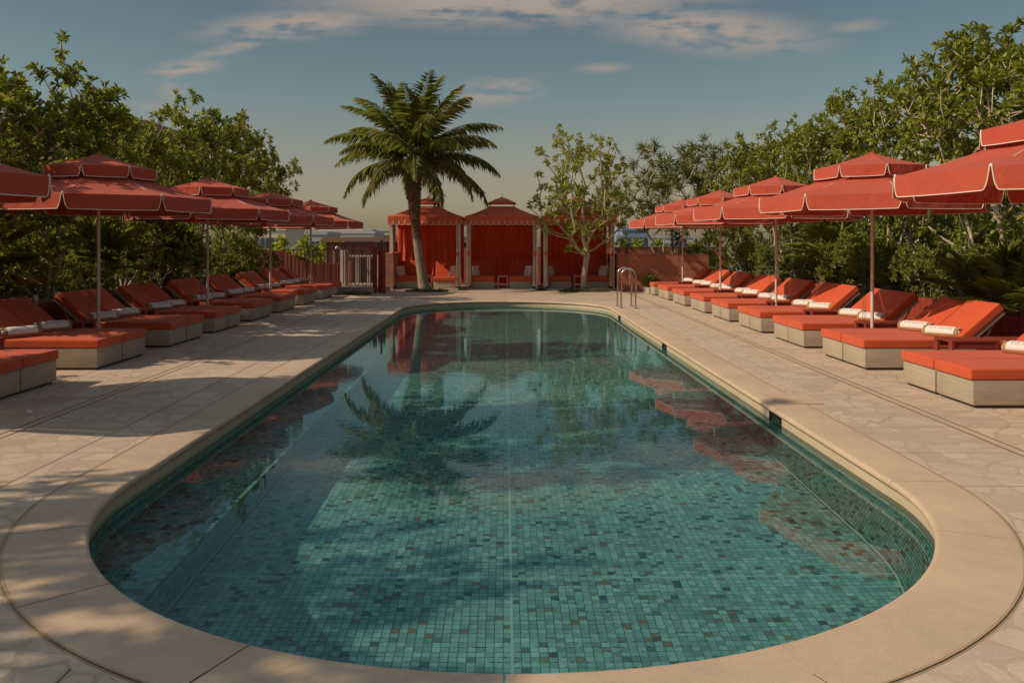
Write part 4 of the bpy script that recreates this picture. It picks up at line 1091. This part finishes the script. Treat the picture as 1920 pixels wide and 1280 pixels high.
# the palm
def palm():
    t = thing('palm_tree', 'tall feathery palm with a curved trunk in front of the left cabana', 'palm', (-2.66, 28.4, 0))
    pts = []; rad = []
    for q in range(25):
        u = q/24; z = 4.15*u; x = -.36*math.sin(min(1, u*1.25)*math.pi/2)+.05*max(0, u-.75)*4; pts.append((x, 0, z)); rad.append(.165-.040*min(1, u*2.2)+(.09*math.exp(-((u-.9)/.22)**2)) + .05*math.exp(-u*14))
    b = MB(); b.tube(pts, rad, 18); me = b.mesh('trunk', M['palmsmooth'], 60); tr = obj('trunk', me, parent=t)
    r = random.Random(3); bt = MB()
    for q in range(430):
        u = .40+.60*(q/430); i = min(23, int(u*24)); f = u*24-i; p = Vector(pts[i]).lerp(Vector(pts[i+1]), f); rr = rad[i]*(1-f)+rad[i+1]*f
        a = q*2.399; d = Vector((math.cos(a), math.sin(a), 0)); k = min(1, (u-.38)*3.2)
        s = p+d*rr*.80; w = Vector((-d.y, d.x, 0))*.042*(.6+.5*k); tip = s+d*(.05+.06*k)*r.uniform(.7, 1.3)+Vector((0, 0, (.08+.05*k)*r.uniform(.7, 1.3)))
        up = Vector((0, 0, .035))
        bt.add([s-w-up, s+w-up, tip+w*.55, tip-w*.55, s-w+up*1.5, s+w+up*1.5], [(0, 1, 2, 3), (4, 3, 2, 5), (0, 3, 4), (1, 5, 2)])
    obj('frond_stubs', bt, M['palmbark'], t, kind='stuff')
    top = Vector(pts[-1]); 
    # fronds: azimuth, starting elevation, length, bend
    fr = []
    for k in range(38):
        u = k/37; a = k*2.39996+.4; el = 88-88*u**.85; fr.append((a, el+r.uniform(-6, 6), 2.75+.5*math.sin(u*math.pi)+r.uniform(-.25, .2), .36+.46*u+r.uniform(-.12, .12)))
    for k, (a, el, L, bend) in enumerate(fr):
        n = 16; d = Vector((math.cos(a), math.sin(a), 0)); p = top+Vector((0, 0, .45-.40*k/38))+d*.06; e = R_(el); path = [p.copy()]
        tw = r.uniform(-.25, .25)
        for q in range(n):
            e -= bend*(.75+1.9*q/n)/n*1.15; dd = d*math.cos(e)+Vector((0, 0, math.sin(e))) + Vector((-d.y, d.x, 0))*tw*q/n*.5; p = p+dd.normalized()*L/n; path.append(p.copy())
        rb = MB(); rb.tube(path, [.022*(1-.85*q/n)+.003 for q in range(n+1)], 5)
        st = rb.mesh('rachis', M['palmleaf']); face_tint(st, .55)
        P, D, LL, W, T = [], [], [], [], []
        for q in range(58):
            u = .12+.88*q/57; i = min(n-1, int(u*n)); f = u*n-i; c = path[i].lerp(path[i+1], f); tg = (path[i+1]-path[i]).normalized(); sd = tg.cross(Vector((0, 0, 1)))
            if sd.length < .2: sd = Vector((-d.y, d.x, 0))
            sd.normalize(); nn = sd.cross(tg).normalized()
            for s in (-1, 1):
                l = .66*math.sin(math.pi*min(1, .16+u*.80))**.7*r.uniform(.85, 1.1)
                out = sd*s*(.85-.30*u)+tg*(.45+.45*u)+nn*r.uniform(-.12, .25)+Vector((0, 0, (-.75 if el < 50 else -.30)*r.uniform(.6, 1.2)))
                P.append(c); D.append(out.normalized()); LL.append(l); W.append(.022); T.append(min(1, max(0, r.betavariate(1.2, 4)+(.30 if (k > 28 and r.random() < .5) else 0)+.35*(u > .85)*r.random())))
        # leaflets in two pieces so they hang
        P, D, LL, W, T = map(np.array, (np.array(P), np.array([tuple(x) for x in D]), LL, W, T))
        fo = obj('frond', leaf_mesh('frond', P, D, LL, W, M['palmleaf'], droop=.26, fold=.2, tint=T, seed=k, shape=.40), parent=t); obj('rachis', st, parent=fo)
    # dry flower stalks and boots under the crown
    for k in range(16):
        a = k*2.4; d = Vector((math.cos(a), math.sin(a), 0)); s = top+Vector((0, 0, -.15)); b = MB(); b.tube([s+d*.1, s+d*.45+Vector((0, 0, .1)), s+d*.8-Vector((0, 0, .15))], [.018, .01, .004], 4)
        rr = random.Random(k); cl = s+d*.45
        for q in range(22): e_ = cl+d*rr.uniform(0, .35)+Vector((rr.gauss(0, .12), rr.gauss(0, .12), rr.uniform(-.25, .1))); b.tube([cl+d*.05, e_], [.006, .002], 3, caps=False)
        obj('flower_stalk', b, M['drystalk'], t)
M['drystalk'] = mat('dry_stalk', (.24, .11, .045), .9, .1)
palm()
# ground cover: clumps of small leaves
def cover(label, cx, cy, rx, ry, h, seed, m='cover'):
    r = np.random.default_rng(seed); n = int(5200*rx*ry)+300; a = r.uniform(0, 6.28, n); q = np.sqrt(r.uniform(0, 1, n)); x, y = q*rx*np.cos(a), q*ry*np.sin(a)
    hh = h*(.35+.65*np.abs(np.sin(x*7+seed)*np.cos(y*9+seed*2)))*(1-q**6*.7)
    P = np.stack([x, y, r.uniform(0, 1, n)*hh*.9], 1); D = np.stack([r.normal(0, .7, n), r.normal(0, .7, n), r.uniform(.0, 1.1, n)], 1)
    o = obj('ground_cover', leaf_mesh('ground_cover', P, D, r.uniform(.03, .065, n), r.uniform(.018, .03, n), M[m], seed=seed), loc=(cx, cy, .0), label=label, category='ground cover', kind='stuff')
    b = MB(); k = 20; b.prism([(rx*1.0*math.cos(2*math.pi*i/k), ry*math.sin(2*math.pi*i/k)) for i in range(k)], .001, .006); obj('soil_patch', b, M['soil'], o)
cover('oval of low green ground cover round the palm trunk', -2.55, 28.0, .72, .35, .13, 1)
cover('oval of low green ground cover round the small tree', 2.62, 27.95, .85, .32, .13, 2)
cover('tuft of green ground cover between the left and middle cabanas', -1.39, 28.7, .16, .12, .15, 3)
cover('tuft of green ground cover between the middle and right cabanas', 1.22, 28.7, .16, .12, .15, 4)
cover('dark green ground cover in front of the white gate', -4.55, 26.35, .42, .22, .17, 5, 'leaf')

# ------------------------------------------------------------------ planter walls and soil
for side, sgn in (('left', -1), ('right', 1)):
    y1_ = 27.4 if side == 'left' else 28.0
    t = thing('board_wall', 'low red vertical-board wall behind the %s loungers' % side, 'wall', (sgn*7.22, 1.5, 0), 0)
    b = MB(); b.box((-.02, 0, 0), (.02, y1_-1.5, .62)); obj('backing', b, M['redwall'], t)
    bmn = MB(); bmn.box((-.014, .006, .02), (.014, .194, .66)); bme = bmn.mesh('board', M['redwall']); n = int((y1_-1.5)/.2)
    for k in range(n): obj('board', bme, parent=t, loc=(-sgn*.035, k*.2, 0))
    x0, x1 = sorted((sgn*7.245, sgn*11.5)); b = MB(); b.box((x0, 0, 0), (x1, 29, SOIL)); obj('planting_soil', b, M['soil'], kind='structure')
# terracotta wall at the far right with its return, and the one behind
def rammed(label, x0, x1, y0, y1, h, name='rendered_wall', lift=.19):
    t = thing(name, label, 'wall', (x0, y0, 0))
    z = 0
    while z < h-.01:
        z1 = min(h, z+lift); b = MB(); b.box((0, 0, z+.002), (x1-x0, y1-y0, z1-.003)); obj('layer', b, M['terra'], t); z = z1
    b = MB(); b.box((.006, .006, 0), (x1-x0-.006, y1-y0-.006, h-.01)); obj('core', b, M['terra'], t)
    b = MB(); b.box((-.01, -.01, h), (x1-x0+.01, y1-y0+.01, h+.02)); obj('coping', b, M['terra'], t)
rammed('terracotta layered wall behind the farthest right parasol, streaked with shade', 4.14, 6.75, 28.2, 28.45, 1.20)
rammed('short recessed terracotta wall between the right cabana and the long one', 3.80, 4.12, 28.5, 31.5, 1.20)
rammed('darker terracotta wall running behind the cabanas at a distance', -3.0, 8.5, 32.6, 32.9, 1.42)
b = MB(); b.box((4.55, 26.9, 0), (5.3, 27.9, .16)); o = obj('planter_kerb', b, M['concrete'], label='low concrete kerb block in front of the terracotta wall', category='kerb')
plant('shrub', 'round dark shrub at the foot of the terracotta wall', 'shrub', bush_v[1], (4.75, 28.0, .02), 0, .38, None, .32)

# ------------------------------------------------------------------ left end: kerb, railing, gate, camera, brick wall, brown building
b = MB(); b.box((-7.0, 26.85, 0), (-4.12, 27.1, .21)); obj('kerb', b, M['concrete'], label='long concrete kerb under the rust-red railing', category='kerb')
t = thing('railing', 'rust-red railing of thin upright bars behind the last left lounger', 'railing', (-6.95, 26.97, .21))
b = MB(); b.box((0, -.012, 1.16), (2.78, .012, 1.19)); obj('top_rail', b, M['rail'], t)
bb = MB(); bb.box((-.014, -.009, .07), (.014, .009, 1.158)); bme = bb.mesh('bar', M['rail'])
ub = MB(); pts = [(0, 0, .085)]+[(.062-.062*math.cos(a), 0, .07-.05*math.sin(a)) for a in [math.pi*q/6 for q in range(7)]]; ub.tube(pts, .009, 5); ub.tube([(.062, 0, .03), (.062, 0, -.0)], .008, 4); ume = ub.mesh('bar_loop', M['rail'])
for k in range(23):
    br = obj('bar', bme, parent=t, loc=(.03+k*.122, 0, 0))
    if k % 2 == 0 and k < 22: obj('bar_loop', ume, parent=br)
t = thing('rust_post', 'wide dark red steel post closing the railing beside the brick wall', 'post', (-4.17, 26.95, 0))
b = MB(); b.box((0, 0, .0), (.13, .1, 1.46)); obj('plate', b, M['redwall'], t)
b = MB(); b.box((.14, .25, 0), (.30, .35, 1.36)); b.box((.31, -.12, 0), (.42, -.04, 1.36), taper=.0); obj('side_plate', b, M['redwall'], t)
t = thing('bollard_light', 'slim black lamp standing on the dark red post', 'lamp', (-3.93, 27.25, 1.37)); b = MB(); b.lathe([(.035, 0), (.035, .30), (.02, .33), (.001, .335)], 10); obj('lamp_body', b, M['darkmetal'], t)
t = thing('white_gate', 'white metal gate frame behind the rust-red railing', 'gate', (-5.42, 28.1, 0))
b = MB(); b.box((0, 0, .15), (.16, .12, 1.37)); obj('gate_post', b, M['white'], t)
b = MB(); b.box((.20, .03, .15), (.26, .09, 1.37)); obj('gate_post', b, M['white'], t)
b = MB(); b.box((.261, .04, 1.14), (1.4, .08, 1.19)); obj('top_bar', b, M['white'], t)
b = MB(); b.box((.261, .04, .22), (1.4, .08, .27)); obj('bottom_bar', b, M['white'], t)
for x in (.48, .58, .86, .96, 1.22, 1.32):
    b = MB(); b.box((x, .045, .271), (x+.05, .075, 1.139)); obj('gate_bar', b, M['white'], t)
b = MB(); b.box((-.3, -.3, 0), (1.6, .4, .15)); obj('gate_step', b, M['concrete'], t)
t = thing('security_camera', 'white dome security camera on a short arm above the railing', 'camera', (-5.48, 27.9, 1.43))
bm = bmesh.new(); bmesh.ops.create_uvsphere(bm, u_segments=14, v_segments=10, radius=.058); me = bpy.data.meshes.new('housing'); bm.to_mesh(me); bm.free(); me.polygons.foreach_set('use_smooth', [True]*len(me.polygons)); me.materials.append(M['camwhite']); hs = obj('housing', me, parent=t)
b = MB(); b.lathe([(.03, 0), (.028, .018), (.001, .024)], 12); ln = obj('lens', b, M['darkmetal'], t, loc=(.015, -.045, 0)); ln.rotation_euler = (R_(90), 0, 0)
b = MB(); b.tube([(.02, .03, 0), (.14, .1, -.05), (.16, .16, -.08)], .018, 6); obj('arm', b, M['camwhite'], t)
# pink textured wall beside the left cabana
t = thing('brick_wall', 'pink textured brick wall at the left side of the left cabana', 'wall', (-4.10, 28.9, 0), R_(0))
kb = 0
b = MB(); b.box((.01, .01, 0), (.33, 2.2, 1.25)); obj('backing', b, M['pinkbrick'], t)
vb = []
for q in range(3): mb_ = MB(); mb_.box((0, 0, 0), (.155, .012, .054)); vb.append(mb_.mesh('brick', M['pinkbrick']))
for row in range(21):
    for c in range(2): obj('brick', vb[(row+c) % 3], parent=t, loc=(.008+c*.166, -.004-.004*((row*7+c*3) % 3), .01+row*.059))
# red inclined panels behind the railing
t = thing('red_cladding', 'dark red sloping metal panels behind the railing on the left', 'wall', (-8.6, 29.0, 0))
for k in range(12):
    x = k*.27; h = 1.75-.55*max(0, min(1, (k-3)/4)); h = [1.5, 1.47, 1.44, 1.42, 1.38, 1.28, 1.12, 1.0, .98, .98, .98, .98][k]
    b = MB(); b.box((x, 0, 0), (x+.25, .08, h-.1)); obj('panel', b, M['darkred'], t)
b = MB(); b.box((0, .081, 0), (3.2, .12, .9)); obj('backing', b, M['brown'], t)
t = thing('low_building', 'dark brown standing-seam building with a flat eave behind the gate', 'building', (-6.9, 33.0, 0))
b = MB(); b.box((0, 0, -.5), (6.6, 2.5, 1.62)); obj('wall', b, M['brown'], t)
b = MB(); b.box((-.12, -.25, 1.66), (6.7, 2.6, 1.82)); obj('eave', b, M['brown2'], t)
for k in range(20):
    b = MB(); b.box((.33*k, -.045, -.4), (.33*k+.03, -.001, 1.62)); obj('seam', b, M['brown2'], t)
for x in (1.25, 2.05):
    b = MB(); b.box((x, -.02, .1), (x+.55, .001, .95)); obj('vent_panel', b, M['darkmetal'], t)
# the louvred structure behind the left trees
t = thing('louvred_block', 'dark plum louvred roof block glimpsed through the left trees', 'building', (-24, 35, 0))
b = MB(); b.box((0, 0, 0), (9.2, 5, 6.3)); obj('wall', b, M['brown'], t)
for k in range(26):
    b = MB(); b.box((.1+k*.35, -.14, .3), (.25+k*.35, -.001, 6.1)); obj('louvre', b, M['brown2'], t)
b = MB(); b.box((-.1, -.25, 6.301), (9.4, 5, 6.6)); obj('eave', b, M['brown2'], t)
t = thing('pale_building', 'pale grey rooftop wall seen between the left trunks', 'building', (-17, 13, 0))
b = MB(); b.box((0, 0, 0), (4.5, 9, 1.9)); obj('wall', b, M['city2'], t)

# ------------------------------------------------------------------ the city beyond
b = MB(); b.add([(-2500, -800, -14), (2500, -800, -14), (2500, 2600, -14), (-2500, 2600, -14)], [(0, 1, 2, 3)]); obj('city_ground', b, M['cityground'], kind='structure')
wmesh = {}
def office(label, x, y, w, d, h, m, nx, nz, zt, win=(.62, .55), z0=-14, pent=None, band=False):
    """flat-roofed block; nx by nz windows on the side towards the camera below height zt"""
    t = thing('office_building', label, 'building', (x, y, z0)); b = MB(); b.box((0, 0, 0), (w, d, h)); wl = obj('wall', b, m, t)
    b = MB(); b.box((-.2, -.2, h), (w+.2, d+.2, h+.6)); obj('parapet', b, m, t)
    cw, ch = w/nx, 3.6; key = (round(cw, 2), win)
    if key not in wmesh: mb_ = MB(); mb_.box((-cw*win[0]/2, -.12, 0), (cw*win[0]/2, .05, ch*win[1])); wmesh[key] = mb_.mesh('window', M['glassdark'])
    for j in range(nz):
        for i in range(nx): obj('window', wmesh[key], parent=t, loc=(cw*(i+.5), 0, h-1.1-ch*(j+1)+ch*.4))
    if pent: b = MB(); b.box((pent[0], 2, h+.6), (pent[1], d*.8, h+.6+pent[2])); obj('penthouse', b, M['city1'], t)
    return t
D_ = 170
def pxx(px, y): return (px-946)/1600*y
def top(py, y): return 1.6+(455-py)/1600*y+14
office('grey apartment block with dark windows left of the brown building', pxx(525, D_), D_, pxx(612, D_)-pxx(525, D_), 14, top(440, D_), M['city2'], 8, 3, 0)
office('beige block beside the grey apartments, half hidden by the last left tree', pxx(478, 150), 150, pxx(535, 150)-pxx(478, 150), 14, top(432, 150), M['city1'], 6, 4, 0)
office('long low pale office block with a window band above the brown building', pxx(590, 230), 230, pxx(702, 230)-pxx(590, 230), 18, top(438, 230), M['city2'], 14, 1, 0, win=(.85, .5))
office('wide beige block above the long pale office', pxx(600, 280), 280, pxx(680, 280)-pxx(600, 280), 20, top(433, 280), M['city1'], 10, 1, 0, pent=(2, 8, 1.5))
office('small beige block just left of the left cabana', pxx(706, 260), 260, pxx(730, 260)-pxx(706, 260), 14, top(433, 260), M['city1'], 4, 1, 0)
office('distant grey block showing left of the first cabana', pxx(700, 330), 330, pxx(760, 330)-pxx(700, 330), 14, top(441, 330), M['city2'], 8, 1, 0)
t = thing('arched_hall', 'grey hall with an arched roof on the skyline left of the cabanas', 'building', (pxx(680, 250), 250, -14)); hw = (pxx(700, 250)-pxx(680, 250)); pts = [(0, 0)]+[(hw*(.5-.5*math.cos(a)), top(437, 250)+1.5*math.sin(a)) for a in [math.pi*q/10 for q in range(11)]]+[(hw, 0)]
b = MB(); n = len(pts); b.add([(x, 0, z) for x, z in pts]+[(x, 20, z) for x, z in pts], [tuple(range(n)), tuple(range(2*n-1, n-1, -1))]+[(i, i+n, (i+1) % n+n, (i+1) % n) for i in range(n)]); obj('hall', b, M['city2'], t)
office('blue-grey office block behind the small tree', pxx(1168, 160), 160, pxx(1216, 160)-pxx(1168, 160), 14, top(432, 160), M['city3'], 5, 3, 0)
office('low pale block right of the blue office', pxx(1216, 210), 210, pxx(1300, 210)-pxx(1216, 210), 14, top(446, 210), M['city2'], 9, 1, 0)
office('beige tower glimpsed through the tallest right trees', 48, 100, 14, 12, 24, M['city1'], 6, 5, 0)
office('tan block seen through the right trunks', 22, 45, 6, 8, 17.5, M['city1'], 4, 2, 0)
office('grey block far behind the left trees', -95, 130, 26, 14, 19, M['city2'], 9, 3, 0)
# far wood of street trees
fr_ = make_tree_meshes(131, 5, 1.25, .8, 170, 7, leaf=(.16, .09), nl=9, m='leaf2', stems=3, r0=.06, spray=.16)
for k, (px, y, s, lb) in enumerate(((566, 60, 3.02, 'street tree below the skyline, left of the last left parasol pole'), (600, 66, 2.98, 'street tree below the skyline, right of the last left parasol pole'), (628, 74, 3.0, 'street tree touching the corner of the brown building'), (530, 70, 3.05, 'street tree behind the end of the left tree row'),
                                (1205, 90, 3.0, 'distant street tree right of the right cabana'), (1240, 95, 3.02, 'distant street tree above the terracotta wall'), (1165, 100, 3.0, 'distant street tree behind the right cabana'), (1290, 92, 2.95, 'distant street tree behind the spiky trees'))):
    plant('street_tree', lb, 'tree', fr_, (pxx(px, y), y, -14), k, s, 'street trees below the skyline')
